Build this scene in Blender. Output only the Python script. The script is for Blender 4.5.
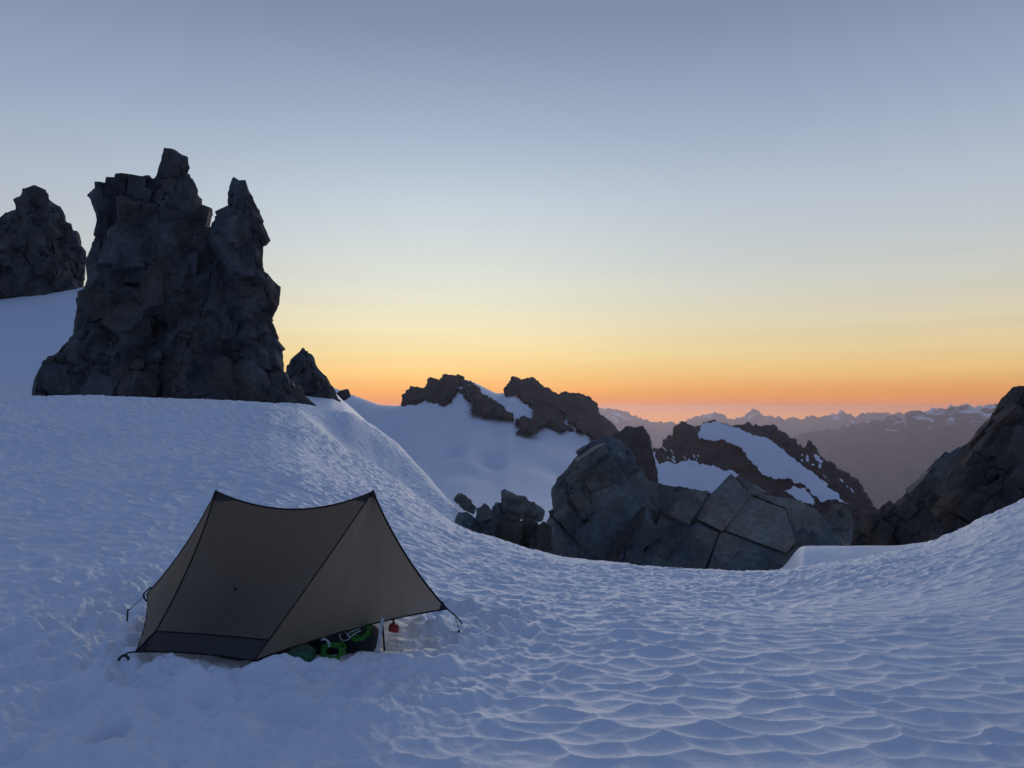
import bpy, bmesh, math, random
import numpy as np

# ------------------------------------------------------------------ camera, sky, exposure
S = bpy.context.scene
for o in list(bpy.data.objects):
    bpy.data.objects.remove(o, do_unlink=True)
C = S.collection
F = 769.0            # focal length in pixels of the 1024 px wide frame
HZ = 408.0           # image row of the true horizontal
CAMZ = 1.65
PITCH = math.atan((HZ - 384.0) / F)
cam_d = bpy.data.cameras.new('camera')
cam = bpy.data.objects.new('camera', cam_d)
C.objects.link(cam)
cam.location = (0, 0, CAMZ)
cam.rotation_euler = (math.pi / 2 + PITCH, 0, 0)
cam_d.sensor_width = 36.0
cam_d.lens = 36.0 * F / 1024.0
cam_d.clip_start = 0.05
cam_d.clip_end = 120000.0
S.camera = cam

S.view_settings.view_transform = 'Standard'
S.view_settings.look = 'None'
S.view_settings.exposure = 0.0
S.view_settings.gamma = 1.0
S.cycles.use_denoising = True
S.cycles.max_bounces = 8
S.cycles.diffuse_bounces = 6
S.cycles.transmission_bounces = 8
S.cycles.volume_bounces = 1
S.cycles.sample_clamp_indirect = 3.0


def lin(r, g, b):
    f = lambda c: (c / 255 / 12.92) if c / 255 <= 0.04045 else ((c / 255 + 0.055) / 1.055) ** 2.4
    return (f(r), f(g), f(b), 1.0)


def nodes_of(tree):
    tree.nodes.clear()
    return tree.nodes, tree.links


def math_node(N, L, op, a, b=None, c=None, clamp=False):
    n = N.new('ShaderNodeMath')
    n.operation = op
    n.use_clamp = clamp
    for i, v in enumerate((a, b, c)):
        if v is None:
            continue
        if isinstance(v, (int, float)):
            n.inputs[i].default_value = v
        else:
            L.new(v, n.inputs[i])
    return n.outputs[0]


def mix_rgb(N, L, fac, a, b, mode='MIX'):
    n = N.new('ShaderNodeMix')
    n.data_type = 'RGBA'
    n.blend_type = mode
    for sock, v in ((n.inputs[0], fac), (n.inputs[6], a), (n.inputs[7], b)):
        if isinstance(v, (int, float)):
            sock.default_value = v
        elif isinstance(v, (tuple, list)):
            sock.default_value = v
        else:
            L.new(v, sock)
    return n.outputs[2]


def ramp_node(N, L, fac, stops, interp='LINEAR'):
    n = N.new('ShaderNodeValToRGB')
    n.color_ramp.interpolation = interp
    els = n.color_ramp.elements
    while len(els) < len(stops):
        els.new(0.5)
    for e, (p, c) in zip(els, stops):
        e.position = p
        e.color = c
    L.new(fac, n.inputs[0])
    return n.outputs[0]


# dusk sky: the glow stands over +Y, slightly right of the middle of the view
world = bpy.data.worlds.new('World')
S.world = world
world.use_nodes = True
N, L = nodes_of(world.node_tree)
tc = N.new('ShaderNodeTexCoord')
sep = N.new('ShaderNodeSeparateXYZ')
L.new(tc.outputs['Generated'], sep.inputs[0])
X, Y, Z = sep.outputs
el = math_node(N, L, 'ARCSINE', Z)                                   # radians
eln = math_node(N, L, 'DIVIDE', math_node(N, L, 'ADD', el, math.radians(5)), math.radians(95), clamp=True)
P = lambda deg: (deg + 5) / 95.0
front = ramp_node(N, L, eln, [
    (0.0,      lin(170, 96, 66)),
    (P(-1.0),  (1.12, 0.42, 0.04, 1.0)),
    (P(0.25),  lin(234, 146, 86)),
    (P(1.3),   lin(238, 170, 100)),
    (P(2.4),   lin(240, 194, 126)),
    (P(4.0),   lin(236, 211, 156)),
    (P(6.0),   lin(226, 215, 182)),
    (P(8.5),   lin(212, 213, 200)),
    (P(11.5),  lin(199, 207, 209)),
    (P(15.0),  lin(186, 198, 211)),
    (P(20.0),  lin(160, 176, 199)),
    (P(27.0),  lin(129, 145, 172)),
    (P(34.0),  lin(118, 136, 166)),
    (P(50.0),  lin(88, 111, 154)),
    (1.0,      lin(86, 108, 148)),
])
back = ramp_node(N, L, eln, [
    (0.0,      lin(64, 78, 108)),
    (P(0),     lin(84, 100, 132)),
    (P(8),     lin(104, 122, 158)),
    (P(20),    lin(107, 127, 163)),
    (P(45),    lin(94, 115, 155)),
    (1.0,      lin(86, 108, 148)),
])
# horizontal angle away from the glow
azc = math_node(N, L, 'DIVIDE', math_node(N, L, 'ADD', math_node(N, L, 'MULTIPLY', X, 0.10), math_node(N, L, 'MULTIPLY', Y, 0.995)),
                math_node(N, L, 'SQRT', math_node(N, L, 'ADD', math_node(N, L, 'MULTIPLY', X, X), math_node(N, L, 'ADD', math_node(N, L, 'MULTIPLY', Y, Y), 1e-6))))
mr = N.new('ShaderNodeMapRange')
mr.interpolation_type = 'SMOOTHSTEP'
L.new(azc, mr.inputs['Value'])
mr.inputs['From Min'].default_value = 0.05
mr.inputs['From Max'].default_value = 0.97
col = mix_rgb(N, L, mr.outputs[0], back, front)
# very faint thin cloud streaks near the horizon
mp = N.new('ShaderNodeMapping')
mp.inputs['Scale'].default_value = (1.6, 1.6, 34.0)
L.new(tc.outputs['Generated'], mp.inputs[0])
nz = N.new('ShaderNodeTexNoise')
nz.inputs['Scale'].default_value = 1.7
nz.inputs['Detail'].default_value = 3.0
L.new(mp.outputs[0], nz.inputs['Vector'])
st = N.new('ShaderNodeMapRange')
L.new(nz.outputs[0], st.inputs['Value'])
st.inputs['From Min'].default_value = 0.35
st.inputs['From Max'].default_value = 0.70
st.inputs['To Min'].default_value = 0.968
st.inputs['To Max'].default_value = 1.028
low = N.new('ShaderNodeMapRange')
L.new(el, low.inputs['Value'])
low.inputs['From Min'].default_value = math.radians(13)
low.inputs['From Max'].default_value = math.radians(4)
col = mix_rgb(N, L, low.outputs[0], col, mix_rgb(N, L, 1.0, col, st.outputs[0], 'MULTIPLY'))
# a soft halo over the place where the sun went down
hd = N.new('ShaderNodeVectorMath')
hd.operation = 'DOT_PRODUCT'
L.new(tc.outputs['Generated'], hd.inputs[0])
hv_ = np.array([-0.09, 1.0, 0.085])
hd.inputs[1].default_value = tuple(hv_ / np.linalg.norm(hv_))
ang = math_node(N, L, 'ARCCOSINE', math_node(N, L, 'MINIMUM', hd.outputs['Value'], 1.0))
hal = math_node(N, L, 'EXPONENT', math_node(N, L, 'MULTIPLY', math_node(N, L, 'POWER', math_node(N, L, 'DIVIDE', ang, math.radians(17)), 2.0), -1.0))
col = mix_rgb(N, L, hal, mix_rgb(N, L, 1.0, col, (0.945, 0.935, 0.95, 1), 'MULTIPLY'), mix_rgb(N, L, 1.0, col, (1.21, 1.195, 1.13, 1), 'MULTIPLY'))
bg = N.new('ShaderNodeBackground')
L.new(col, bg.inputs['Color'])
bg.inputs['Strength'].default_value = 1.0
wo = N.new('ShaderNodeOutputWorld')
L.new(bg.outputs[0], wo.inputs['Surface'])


# the sun is just under the skyline: only a weak, very soft warm light comes from its side
sun_d = bpy.data.lights.new('sun', 'SUN')
sun = bpy.data.objects.new('sun', sun_d)
C.objects.link(sun)
sun_d.energy = 0.60
sun_d.angle = math.radians(30)
sun_d.color = (1.0, 0.90, 0.84)
sun.rotation_euler = (math.radians(-83), 0, math.radians(-4))


# ------------------------------------------------------------------ helpers
CP, SP = math.cos(PITCH), math.sin(PITCH)


def at(px, py, Yd):
    """world point seen at pixel (px, py) at distance Yd straight ahead"""
    px = np.asarray(px, float)
    py = np.asarray(py, float)
    u = (px - 512.0) / F
    v = -(py - 384.0) / F
    wy = CP - SP * v
    wz = SP + CP * v
    k = Yd / wy
    return np.stack([u * k, wy * k, wz * k + CAMZ], -1)


def hash01(ix, iy, iz, seed):
    h = (ix.astype(np.int64) * 73856093) ^ (iy.astype(np.int64) * 19349663) ^ (iz.astype(np.int64) * 83492791) ^ (seed * 2654435761 & 0x7fffffff)
    h = (h ^ (h >> 13)) * 1274126177 & 0x7fffffff
    h = (h ^ (h >> 16)) * 1103515245 & 0x7fffffff
    h = h ^ (h >> 15)
    return (h & 0xffffff) / float(0x1000000)


def noise3(p, seed=0):
    """value noise in -1..1"""
    i = np.floor(p).astype(np.int64)
    f = p - i
    f = f * f * f * (f * (f * 6 - 15) + 10)
    out = 0
    for dx in (0, 1):
        wx = f[:, 0] if dx else 1 - f[:, 0]
        for dy in (0, 1):
            wy = f[:, 1] if dy else 1 - f[:, 1]
            for dz in (0, 1):
                wz = f[:, 2] if dz else 1 - f[:, 2]
                out = out + wx * wy * wz * hash01(i[:, 0] + dx, i[:, 1] + dy, i[:, 2] + dz, seed)
    return out * 2 - 1


def fbm(p, octv=4, seed=0, gain=0.5):
    a, s, t = 1.0, 0.0, 0.0
    q = p.copy()
    for k in range(octv):
        s = s + a * noise3(q, seed + k * 17)
        t += a
        a *= gain
        q = q * 2.03 + 11.7
    return s / t


def voro3(p, seed=0):
    """F1, F2, random triple and offset of the nearest jittered cell"""
    i0 = np.floor(p).astype(np.int64)
    n = len(p)
    f1 = np.full(n, 9.0)
    f2 = np.full(n, 9.0)
    cid = np.zeros((n, 3), np.int64)
    cof = np.zeros((n, 3))
    for dx in (-1, 0, 1):
        for dy in (-1, 0, 1):
            for dz in (-1, 0, 1):
                c = i0 + np.array([dx, dy, dz])
                jx = hash01(c[:, 0], c[:, 1], c[:, 2], seed)
                jy = hash01(c[:, 0], c[:, 1], c[:, 2], seed + 101)
                jz = hash01(c[:, 0], c[:, 1], c[:, 2], seed + 211)
                o = p - (c + np.stack([jx, jy, jz], 1))
                d = ((o ** 4).sum(1)) ** 0.25
                near = d < f1
                f2 = np.where(near, f1, np.minimum(f2, d))
                f1 = np.where(near, d, f1)
                cid[near] = c[near]
                cof[near] = o[near]
    r = np.stack([hash01(cid[:, 0], cid[:, 1], cid[:, 2], seed + 307 + k) for k in range(3)], 1)
    return f1, f2, r, cof


def voro2(x, y, seed=0):
    i0 = np.floor(x).astype(np.int64)
    j0 = np.floor(y).astype(np.int64)
    f1 = np.full(x.shape, 9.0)
    f2 = np.full(x.shape, 9.0)
    z = np.zeros_like(i0)
    for dx in (-1, 0, 1):
        for dy in (-1, 0, 1):
            jx = hash01(i0 + dx, j0 + dy, z, seed)
            jy = hash01(i0 + dx, j0 + dy, z, seed + 101)
            d = (x - i0 - dx - jx) ** 2 + (y - j0 - dy - jy) ** 2
            f2 = np.where(d < f1, f1, np.minimum(f2, d))
            f1 = np.minimum(f1, d)
    return f1, f2


def mesh_np(name, V, Q, mat, smooth=False, parent=None, link=True, T=None):
    me = bpy.data.meshes.new(name)
    V = np.asarray(V, np.float32)
    Q = np.asarray(Q, np.int32)
    k = Q.shape[1]
    loops = Q.ravel()
    tot = np.full(len(Q), k, np.int32)
    if T is not None and len(T):
        T = np.asarray(T, np.int32)
        loops = np.concatenate([loops, T.ravel()])
        tot = np.concatenate([tot, np.full(len(T), 3, np.int32)])
    start = np.concatenate([[0], np.cumsum(tot)[:-1]]).astype(np.int32)
    me.vertices.add(len(V))
    me.vertices.foreach_set('co', V.ravel())
    me.loops.add(len(loops))
    me.loops.foreach_set('vertex_index', loops.astype(np.int32))
    me.polygons.add(len(tot))
    me.polygons.foreach_set('loop_start', start)
    me.polygons.foreach_set('loop_total', tot)
    me.polygons.foreach_set('use_smooth', np.full(len(tot), smooth, bool))
    me.update(calc_edges=True)
    me.validate()
    if mat:
        me.materials.append(mat)
    o = bpy.data.objects.new(name, me)
    if link:
        C.objects.link(o)
    if parent is not None:
        o.parent = parent
        o.matrix_parent_inverse = parent.matrix_basis.inverted()
    return o


def mesh_py(name, verts, faces, mat, smooth=False, parent=None):
    me = bpy.data.meshes.new(name)
    me.from_pydata([tuple(map(float, v)) for v in verts], [], [tuple(f) for f in faces])
    me.polygons.foreach_set('use_smooth', [smooth] * len(me.polygons))
    me.update()
    if mat:
        me.materials.append(mat)
    o = bpy.data.objects.new(name, me)
    C.objects.link(o)
    if parent is not None:
        o.parent = parent
        o.matrix_parent_inverse = parent.matrix_basis.inverted()
    return o


def tag(o, label=None, cat=None, group=None, kind=None):
    if label:
        o['label'] = label
    if cat:
        o['category'] = cat
    if group:
        o['group'] = group
    if kind:
        o['kind'] = kind
    return o


def empty(name, loc):
    o = bpy.data.objects.new(name, None)
    C.objects.link(o)
    o.location = tuple(float(v) for v in loc)
    o.empty_display_size = 0.2
    return o


def grid_quads(nr, nc, off=0, flip=False):
    a = np.arange(nr * nc).reshape(nr, nc) + off
    q = np.stack([a[:-1, :-1], a[:-1, 1:], a[1:, 1:], a[1:, :-1]], -1).reshape(-1, 4)
    return q[:, ::-1] if flip else q


def tube_geo(pts, rad, sides=8, closed=False):
    pts = [np.asarray(p, float) for p in pts]
    n = len(pts)
    V, Fc = [], []
    ref = np.array([0.13, 0.27, 0.95])
    for i, p in enumerate(pts):
        t = (pts[(i + 1) % n] - pts[i - 1]) if closed else (pts[min(i + 1, n - 1)] - pts[max(i - 1, 0)])
        t = t / (np.linalg.norm(t) + 1e-12)
        a = np.cross(t, ref)
        if np.linalg.norm(a) < 1e-3:
            a = np.cross(t, np.array([1.0, 0, 0]))
        a /= np.linalg.norm(a)
        b = np.cross(t, a)
        r = rad[i] if isinstance(rad, (list, tuple, np.ndarray)) else rad
        for k in range(sides):
            an = 2 * math.pi * k / sides
            V.append(p + r * (math.cos(an) * a + math.sin(an) * b))
    m = n if closed else n - 1
    for i in range(m):
        j = (i + 1) % n
        for k in range(sides):
            k2 = (k + 1) % sides
            Fc.append((i * sides + k, i * sides + k2, j * sides + k2, j * sides + k))
    if not closed:
        Fc.append(tuple(range(sides - 1, -1, -1)))
        Fc.append(tuple((n - 1) * sides + k for k in range(sides)))
    return V, Fc


def join_geo(parts):
    V, Fc = [], []
    for v, f in parts:
        o = len(V)
        V += list(v)
        Fc += [tuple(i + o for i in q) for q in f]
    return V, Fc


def tube(name, pts, rad, mat, parent=None, sides=8, closed=False):
    v, f = tube_geo(pts, rad, sides, closed)
    return mesh_py(name, v, f, mat, True, parent)


def spline(pts, n=12, closed=False):
    """Catmull-Rom"""
    pts = [np.asarray(p, float) for p in pts]
    out = []
    m = len(pts)
    rng = range(m) if closed else range(m - 1)
    for i in rng:
        if closed:
            p0, p1, p2, p3 = pts[i - 1], pts[i], pts[(i + 1) % m], pts[(i + 2) % m]
        else:
            p0, p1, p2, p3 = pts[max(i - 1, 0)], pts[i], pts[i + 1], pts[min(i + 2, m - 1)]
        for k in range(n):
            t = k / n
            out.append(0.5 * ((2 * p1) + (p2 - p0) * t + (2 * p0 - 5 * p1 + 4 * p2 - p3) * t * t + (3 * p1 - p0 - 3 * p2 + p3) * t ** 3))
    if not closed:
        out.append(pts[-1])
    return out


# ------------------------------------------------------------------ materials
def new_mat(name):
    m = bpy.data.materials.new(name)
    m.use_nodes = True
    N, L = nodes_of(m.node_tree)
    out = N.new('ShaderNodeOutputMaterial')
    return m, N, L, out


def bsdf(N, L, out, color, rough=0.6, spec=0.5, normal=None, metal=0.0):
    b = N.new('ShaderNodeBsdfPrincipled')
    if isinstance(color, (tuple, list)):
        b.inputs['Base Color'].default_value = color
    else:
        L.new(color, b.inputs['Base Color'])
    b.inputs['Roughness'].default_value = rough
    b.inputs['Specular IOR Level'].default_value = spec
    b.inputs['Metallic'].default_value = metal
    if normal is not None:
        L.new(normal, b.inputs['Normal'])
    if out is not None:
        L.new(b.outputs[0], out.inputs['Surface'])
    return b


def noise_tex(N, L, vec, scale, detail=4, rough=0.55, dist=0.0):
    n = N.new('ShaderNodeTexNoise')
    n.inputs['Scale'].default_value = scale
    n.inputs['Detail'].default_value = detail
    n.inputs['Roughness'].default_value = rough
    n.inputs['Distortion'].default_value = dist
    if vec is not None:
        L.new(vec, n.inputs['Vector'])
    return n.outputs[0]


def bump(N, L, h, strength, dist):
    b = N.new('ShaderNodeBump')
    b.inputs['Strength'].default_value = strength
    b.inputs['Distance'].default_value = dist
    L.new(h, b.inputs['Height'])
    return b.outputs[0]


def snow_mat(name, tint=(0.84, 0.87, 0.91), fine=1.0):
    m, N, L, out = new_mat(name)
    g = N.new('ShaderNodeNewGeometry')
    n1 = noise_tex(N, L, g.outputs['Position'], 0.9 * fine, 5)
    c = ramp_node(N, L, n1, [(0.3, (tint[0] * .94, tint[1] * .94, tint[2] * .95, 1)), (0.7, (*tint, 1))])
    n2 = noise_tex(N, L, g.outputs['Position'], 26 * fine, 5, 0.65)
    nb = bump(N, L, n2, 0.28, 0.05 / fine)
    b = bsdf(N, L, out, c, 0.55, 0.28, nb)
    return m


def rock_mat(name, c1, c2, rust, scale=1.0, rust_amt=0.5, bstr=0.3):
    m, N, L, out = new_mat(name)
    g = N.new('ShaderNodeNewGeometry')
    pos = g.outputs['Position']
    n1 = noise_tex(N, L, pos, 0.35 * scale, 6, 0.6, 0.4)
    c = ramp_node(N, L, n1, [(0.30, (*c1, 1)), (0.68, (*c2, 1))])
    n2 = noise_tex(N, L, pos, 0.22 * scale, 5, 0.6, 1.0)
    f = N.new('ShaderNodeMapRange')
    L.new(n2, f.inputs['Value'])
    f.inputs['From Min'].default_value = 0.47
    f.inputs['From Max'].default_value = 0.60
    f.inputs['To Max'].default_value = rust_amt
    c = mix_rgb(N, L, f.outputs[0], c, (*rust, 1))
    n3 = noise_tex(N, L, pos, 3.2 * scale, 8, 0.7)
    f3 = N.new('ShaderNodeMapRange')
    L.new(n3, f3.inputs['Value'])
    f3.inputs['From Min'].default_value = 0.3
    f3.inputs['From Max'].default_value = 0.7
    f3.inputs['To Min'].default_value = 0.62
    f3.inputs['To Max'].default_value = 1.3
    c = mix_rgb(N, L, 1.0, c, f3.outputs[0], 'MULTIPLY')
    # blocks of slightly different stone
    wv = N.new('ShaderNodeVectorMath')
    wv.operation = 'MULTIPLY_ADD'
    nc = N.new('ShaderNodeTexNoise')
    nc.inputs['Scale'].default_value = 0.9 * scale
    L.new(pos, nc.inputs['Vector'])
    L.new(nc.outputs['Color'], wv.inputs[0])
    wv.inputs[1].default_value = (0.9 / scale,) * 3
    L.new(pos, wv.inputs[2])
    vo = N.new('ShaderNodeTexVoronoi')
    vo.inputs['Scale'].default_value = 0.55 * scale
    L.new(wv.outputs[0], vo.inputs['Vector'])
    sv = N.new('ShaderNodeSeparateColor')
    L.new(vo.outputs['Color'], sv.inputs[0])
    f4 = N.new('ShaderNodeMapRange')
    L.new(sv.outputs[0], f4.inputs['Value'])
    f4.inputs['To Min'].default_value = 0.78
    f4.inputs['To Max'].default_value = 1.24
    c = mix_rgb(N, L, 1.0, c, f4.outputs[0], 'MULTIPLY')
    nb = bump(N, L, n3, bstr, 0.35 / scale)
    bsdf(N, L, out, c, 0.85, 0.25, nb)
    return m


def plain_mat(name, col, rough=0.6, spec=0.4, nscale=30.0, var=0.25, metal=0.0):
    m, N, L, out = new_mat(name)
    g = N.new('ShaderNodeTexCoord')
    n1 = noise_tex(N, L, g.outputs['Object'], nscale, 4)
    lo = tuple(c * (1 - var) for c in col)
    hi = tuple(min(1, c * (1 + var)) for c in col)
    c = ramp_node(N, L, n1, [(0.3, (*lo, 1)), (0.7, (*hi, 1))])
    bsdf(N, L, out, c, rough, spec, bump(N, L, n1, 0.15, 0.01), metal)
    return m


def fabric_mat(name, col, trans, tcol=None):
    """thin coated fabric: some of the light falling on one face comes out of the other"""
    m, N, L, out = new_mat(name)
    g = N.new('ShaderNodeTexCoord')
    n1 = noise_tex(N, L, g.outputs['Object'], 5.0, 4)
    c = ramp_node(N, L, n1, [(0.3, (col[0] * .88, col[1] * .88, col[2] * .88, 1)), (0.7, (*col, 1))])
    w = noise_tex(N, L, g.outputs['Object'], 16.0, 3)
    nb = bump(N, L, w, 0.4, 0.012)
    b = bsdf(N, L, None, c, 0.5, 0.35, nb)
    t = N.new('ShaderNodeBsdfTranslucent')
    t.inputs['Color'].default_value = (*(tcol or col), 1)
    L.new(nb, t.inputs['Normal'])
    mx = N.new('ShaderNodeMixShader')
    mx.inputs[0].default_value = trans
    L.new(b.outputs[0], mx.inputs[1])
    L.new(t.outputs[0], mx.inputs[2])
    L.new(mx.outputs[0], out.inputs['Surface'])
    return m


M = {}
M['snow'] = snow_mat('snow')
M['far_snow'] = snow_mat('far_snow', (0.80, 0.83, 0.88), 0.04)
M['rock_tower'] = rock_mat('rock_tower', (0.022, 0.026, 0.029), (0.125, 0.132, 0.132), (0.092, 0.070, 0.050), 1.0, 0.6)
M['rock_near'] = rock_mat('rock_near', (0.068, 0.082, 0.086), (0.155, 0.174, 0.172), (0.16, 0.135, 0.098), 1.6, 0.6)
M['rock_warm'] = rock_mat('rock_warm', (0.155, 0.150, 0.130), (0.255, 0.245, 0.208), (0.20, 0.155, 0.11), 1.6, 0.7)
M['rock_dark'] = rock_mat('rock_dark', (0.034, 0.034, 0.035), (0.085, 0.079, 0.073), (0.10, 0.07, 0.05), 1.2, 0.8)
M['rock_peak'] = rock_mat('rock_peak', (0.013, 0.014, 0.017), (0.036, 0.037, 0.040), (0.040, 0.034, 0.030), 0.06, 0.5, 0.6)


# ------------------------------------------------------------------ rock builder
def dense(poly, step, rough, seed, closed=True, gain=0.72):
    """walk the outline in short steps and roughen it"""
    rng = np.random.RandomState(seed)
    P_ = [np.asarray(p, float) for p in poly]
    out = []
    m = len(P_)
    for i in range(m if closed else m - 1):
        a, b = P_[i], P_[(i + 1) % m]
        ln = np.linalg.norm(b - a)
        k = max(1, int(round(ln / step)))
        t = b - a
        nrm = np.array([-t[1], t[0]]) / (ln + 1e-9)
        off = np.zeros(k + 1)
        # midpoint displacement
        stride = 1
        while stride < k:
            stride *= 2
        full = np.zeros(stride + 1)
        s, amp = stride, rough * min(1.0, ln / (8 * step) + 0.3)
        while s > 1:
            for q in range(s // 2, stride, s):
                full[q] = 0.5 * (full[q - s // 2] + full[q + s // 2]) + rng.uniform(-1, 1) * amp
            s //= 2
            amp *= gain
        off = np.interp(np.linspace(0, stride, k + 1), np.arange(stride + 1), full)
        for q in range(k):
            out.append(a + t * q / k + nrm * off[q])
    return np.array(out)


def outline_dist(pts, poly):
    """distance to, nearest point on, and inside test for a closed outline"""
    a = poly
    b = np.roll(poly, -1, 0)
    d = b - a
    l2 = (d * d).sum(1) + 1e-12
    best = np.full(len(pts), 1e9)
    nearest = np.zeros_like(pts)
    inside = np.zeros(len(pts), bool)
    for i in range(len(a)):
        ap = pts - a[i]
        t = np.clip((ap @ d[i]) / l2[i], 0, 1)
        q = a[i] + t[:, None] * d[i]
        dd = ((pts - q) ** 2).sum(1)
        m = dd < best
        best[m] = dd[m]
        nearest[m] = q[m]
        if a[i, 1] != b[i, 1]:
            cr = ((a[i, 1] > pts[:, 1]) != (b[i, 1] > pts[:, 1])) & \
                 (pts[:, 0] < (b[i, 0] - a[i, 0]) * (pts[:, 1] - a[i, 1]) / (b[i, 1] - a[i, 1]) + a[i, 0])
            inside ^= cr
    return np.sqrt(best), nearest, inside


def hull_block(rng, dims, slant, tumble):
    """one angular block: the convex hull of a chipped box, so every face is flat and every edge sharp"""
    pts = []
    for sx in (-1, 1):
        for sy in (-1, 1):
            for sz in (-1, 1):
                c = np.array([sx, sy, sz], float)
                if rng.rand() < 0.45:
                    for ax in range(3):
                        q = c.copy()
                        q[ax] *= rng.uniform(0.15, 0.75)
                        pts.append(q)
                else:
                    pts.append(c * rng.uniform(0.78, 1.0, 3))
    pts = np.array(pts) * np.asarray(dims) * 0.5

    def rot(p, ax, an):
        c, s_ = math.cos(an), math.sin(an)
        a, b = [(1, 2), (0, 2), (0, 1)][ax]
        p = p.copy()
        p[:, a], p[:, b] = c * p[:, a] - s_ * p[:, b], s_ * p[:, a] + c * p[:, b]
        return p
    pts = rot(pts, 0, rng.normal(0, tumble))
    pts = rot(pts, 2, rng.normal(0, tumble * 1.3))
    pts = rot(pts, 1, -slant + rng.normal(0, tumble * 0.8))
    bm = bmesh.new()
    for p in pts:
        bm.verts.new(p)
    res_ = bmesh.ops.convex_hull(bm, input=bm.verts)
    bad = [e for e in res_['geom_interior'] if isinstance(e, bmesh.types.BMVert)]
    bmesh.ops.delete(bm, geom=bad, context='VERTS')
    bm.verts.index_update()
    V = np.array([v.co[:] for v in bm.verts])
    T = np.array([[v.index for v in f.verts] for f in bm.faces if len(f.verts) == 3])
    bm.free()
    return V, T


def rock(name, poly, Yd, mat, thick=0.5, D=None, res=1.5, rough=2.0, seed=1, cells=(40, 55, 40), amp=0.30,
         levels=3, tilt=0.0, crack=0.3, slant=0.0, back=None, parent=None, lean=0.0, smooth=False, tiltk=1.2, roundness=0.75, ybase=None, gain=0.62, blocks=0, bsize=(10, 30), tumble=0.22, sink=0.28, stretch=1.25, over=1.0):
    """A rock mass standing Yd metres away. Its outline was measured in the photograph (in pixels); the body is swelled
    out of it to its own thickness and broken into tilted blocks with cracks between them.
    thick, amp: in outline pixels * Yd / F; slant: cell axes turned by this angle; lean: depth gained per row upwards."""
    poly = dense(poly, max(2.0, res * 1.5), rough, seed, True, gain)
    x0, y0 = poly.min(0) - res
    x1, y1 = poly.max(0) + res
    nx = int((x1 - x0) / res) + 2
    ny = int((y1 - y0) / res) + 2
    gx, gy = np.meshgrid(x0 + np.arange(nx) * res, y0 + np.arange(ny) * res)
    pts = np.stack([gx.ravel(), gy.ravel()], 1)
    d, nearest, ins = outline_dist(pts, poly)
    ins2 = ins.reshape(ny, nx)
    cell = ins2[:-1, :-1] | ins2[:-1, 1:] | ins2[1:, 1:] | ins2[1:, :-1]
    idx = np.arange(nx * ny).reshape(ny, nx)
    Q = np.stack([idx[:-1, :-1], idx[1:, :-1], idx[1:, 1:], idx[:-1, 1:]], -1)[cell]
    used = np.zeros(nx * ny, bool)
    used[Q.ravel()] = True
    snap = used & ~ins
    pts[snap] = nearest[snap]
    d = np.where(ins, d, 0.0)
    if D is None:
        D = 0.3 * min(x1 - x0, y1 - y0)
    f = np.minimum(d / D, 1) ** roundness
    m = used
    ids = np.full(nx * ny, -1)
    ids[m] = np.arange(m.sum())
    p2 = pts[m]
    ff = f[m]
    dd = d[m]
    T = thick * (x1 - x0) * 0.5
    w = np.clip(dd / (0.35 * min(cells) + 1), 0, 1)
    cs, sn = math.cos(slant), math.sin(slant)

    def relief(depth, sd):
        q = np.stack([cs * p2[:, 0] + sn * p2[:, 1], -sn * p2[:, 0] + cs * p2[:, 1], depth], 1)
        h = np.zeros(len(q))
        sc, a = 1.0, 1.0
        for k in range(levels):
            s_ = np.array(cells, float) * sc
            warp = np.stack([fbm(q / (s_.mean() * 0.9), 2, sd + 5 + k), fbm(q / (s_.mean() * 0.9), 2, sd + 55 + k),
                             np.zeros(len(q))], 1) * 0.10
            f1, f2, r, cof = voro3(q / s_ + warp + sd * 0.37, sd + k * 13)
            g = (r - 0.5) * 2.0
            plane = (r[:, 2] - 0.5) * 0.9 + 0.35
            for m_ in range(3):
                an = 2 * math.pi * (r[:, 0] + m_ / 3.0 + 0.12 * g[:, 1])
                sl_ = tiltk * (0.45 + 0.9 * np.abs(np.sin(7.0 * r[:, 1] + 2.1 * m_)))
                plane = np.minimum(plane, (r[:, 2] - 0.5) * 0.9 + 0.30 * r[:, 1] + sl_ * (cof[:, 0] * np.cos(an) + cof[:, 1] * np.sin(an)) + 0.12)
            h += a * (plane - crack * np.exp(-np.clip(f2 - f1, 0, 1) / 0.035))
            sc *= 0.47
            a *= 0.5
        h += 0.10 * fbm(q / (np.mean(cells) * 0.16), 3, sd + 77)
        return h * amp * np.mean(cells)
    dep = (dd / D)
    zf = -T * ff
    zb = (back if back is not None else 1.0) * T * ff
    zf = zf - relief(zf, seed) * w
    zb = zb + relief(zb, seed + 500) * w * 0.6
    edge = dd <= 1e-9
    zf[edge] = 0
    zb[edge] = 0
    zb = np.maximum(zb, zf + 0.02)
    s = Yd / F
    ytop = p2[:, 1].max() if ybase is None else ybase
    base = Yd + lean * (ytop - p2[:, 1]) * s
    # points keep the size they have at the base distance; depth only moves them along the sight line of the outline
    Vf = at(p2[:, 0], p2[:, 1], base)
    Vb = Vf.copy()
    eye = np.array([0, 0, CAMZ])
    Vf = eye + (Vf - eye) * (1 + zf * s / base)[:, None]
    Vb = eye + (Vb - eye) * (1 + zb * s / base)[:, None]
    nf = len(p2)
    Vb_ids = np.where(edge, np.arange(nf), np.arange(nf) + nf)
    V = np.concatenate([Vf, Vb])
    Qf = ids[Q]
    Qb = Vb_ids[Qf][:, ::-1]
    allq = np.concatenate([Qf, Qb])
    keep = np.unique(allq)
    remap = np.full(len(V), -1)
    remap[keep] = np.arange(len(keep))
    V = V[keep]
    Tall = None
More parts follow.
